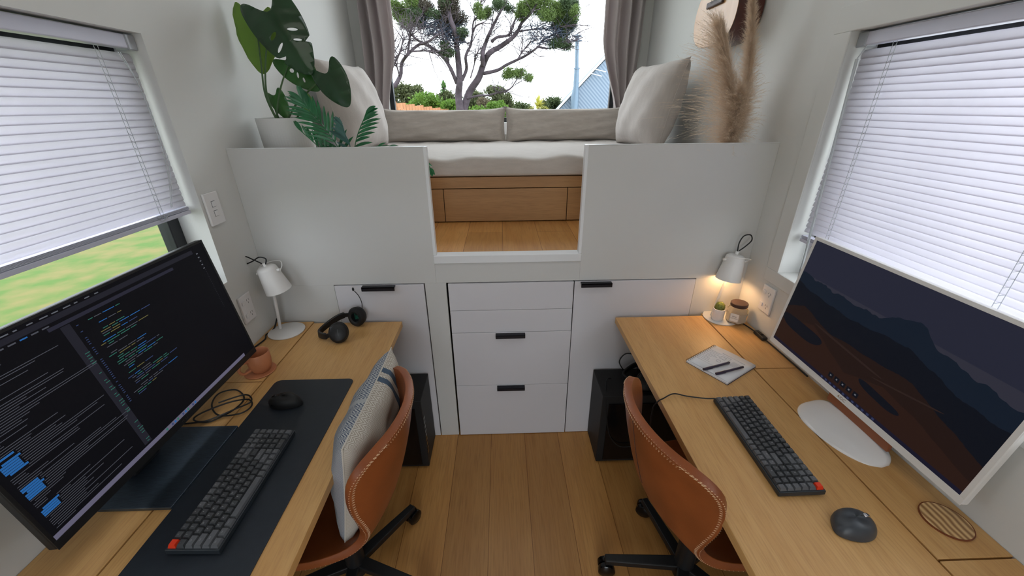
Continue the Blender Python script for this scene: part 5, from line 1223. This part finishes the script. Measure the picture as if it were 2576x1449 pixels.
# neighbouring house with a steep grey roof, flue
t = thing('neighbour_house', 'neighbouring building with steep blue-grey metal roof, right side of the picture window', 'building', (4.5, 13.5, GZ))
bm = B(); A = Vector((1.70, 12.0, 1.40)); Rd = Vector((4.9, 12.0, 4.62)); dv = Vector((.9, 7.0, 0)); Cx = Vector((8.1, 12, 1.4))
N = 46
for k in range(N):      # corrugated slope: ribs run from eave to ridge
    for h in range(2):
        f0, f1 = (k+h*.5)/N, (k+h*.5+.5)/N; z0, z1 = (0, .03) if h == 0 else (.03, 0)
        q = [A+dv*f0+Vector((-z0, 0, z0)), A+dv*f1+Vector((-z1, 0, z1)), Rd+dv*f1+Vector((-z1, 0, z1)), Rd+dv*f0+Vector((-z0, 0, z0))]; bm.faces.new([bm.verts.new(p) for p in q])
bm.faces.new([bm.verts.new(p) for p in (Rd, Rd+dv, Cx+dv, Cx)]); mk('roof', bm, M['roof'], t, world=True)
lap = mat('weatherboard_blue_grey', srgb(160, 180, 200), .6)
nt = lap.node_tree; wv = nt.nodes.new('ShaderNodeTexWave'); wv.bands_direction = 'DIAGONAL'; wv.inputs['Scale'].default_value = 5.5; tc = nt.nodes.new('ShaderNodeTexCoord'); nt.links.new(tc.outputs['Object'], wv.inputs['Vector'])
mx = nt.nodes.new('ShaderNodeMix'); mx.data_type = 'RGBA'; mx.inputs['A'].default_value = srgb(122, 136, 150); mx.inputs['B'].default_value = srgb(94, 110, 128); nt.links.new(wv.outputs['Fac'], mx.inputs['Factor']); nt.links.new(mx.outputs['Result'], nt.nodes['Principled BSDF'].inputs['Base Color'])
bm = B(); fr_ = [A+Vector((.04, .05, -.03)), Rd+Vector((0, .05, -.05)), Cx+Vector((-.04, .05, -.03)), Vector((8.0, 12.05, GZ)), Vector((1.8, 12.05, GZ))]; bk = [p+dv*.98 for p in fr_]
va = [bm.verts.new(p) for p in fr_]; vb = [bm.verts.new(p) for p in bk]; bm.faces.new(va); bm.faces.new(vb[::-1])
for i in (2, 3, 4): bm.faces.new((va[i], vb[i], vb[(i+1) % 5], va[(i+1) % 5]))
mk('wall', bm, lap, t, world=True)
bm = B(); tube(bm, [A+Vector((-.05, -.02, -.04)), Rd+Vector((-.02, -.02, .02))], .035, 6); mk('barge_board', bm, M['trimw'], t, world=True)
bm = B(); q = A.lerp(Rd, .36); 
for o_ in (0, .12): tube(bm, [A.lerp(Rd, .34+o_*.3)+Vector((-.05, -.1, .03)), A.lerp(Rd, .34+o_*.3)+Vector((.35, -.1, -.06))], .012, 6)
mk('bracket', bm, M['trimw'], t, world=True)
t = thing('chimney_flue', 'tall galvanised metal chimney flue with cowl standing beside the grey roof', 'chimney', (2.33, 11.8, GZ))
bm = B(); tube(bm, [(2.30, 11.8, GZ), (2.33, 11.8, 1.9), (2.34, 11.8, 2.15), (2.335, 11.8, 2.65)], [.12, .12, .085, .075], 20); tube(bm, [(2.335, 11.8, 2.62), (2.335, 11.8, 2.66)], .09, 20); tube(bm, [(2.335, 11.8, 2.66), (2.30, 11.8, 3.36)], .055, 20); mk('pipe', bm, M['flue'], t, world=True, smooth=True)
bm = B(); lathe(bm, [(.06, 0), (.15, .0), (.15, .02), (.06, .05), (.06, .10), (.15, .12), (.06, .17), (0, .19)], (2.30, 11.8, 3.34), 20); mk('cowl', bm, M['flue'], t, world=True, smooth=True)
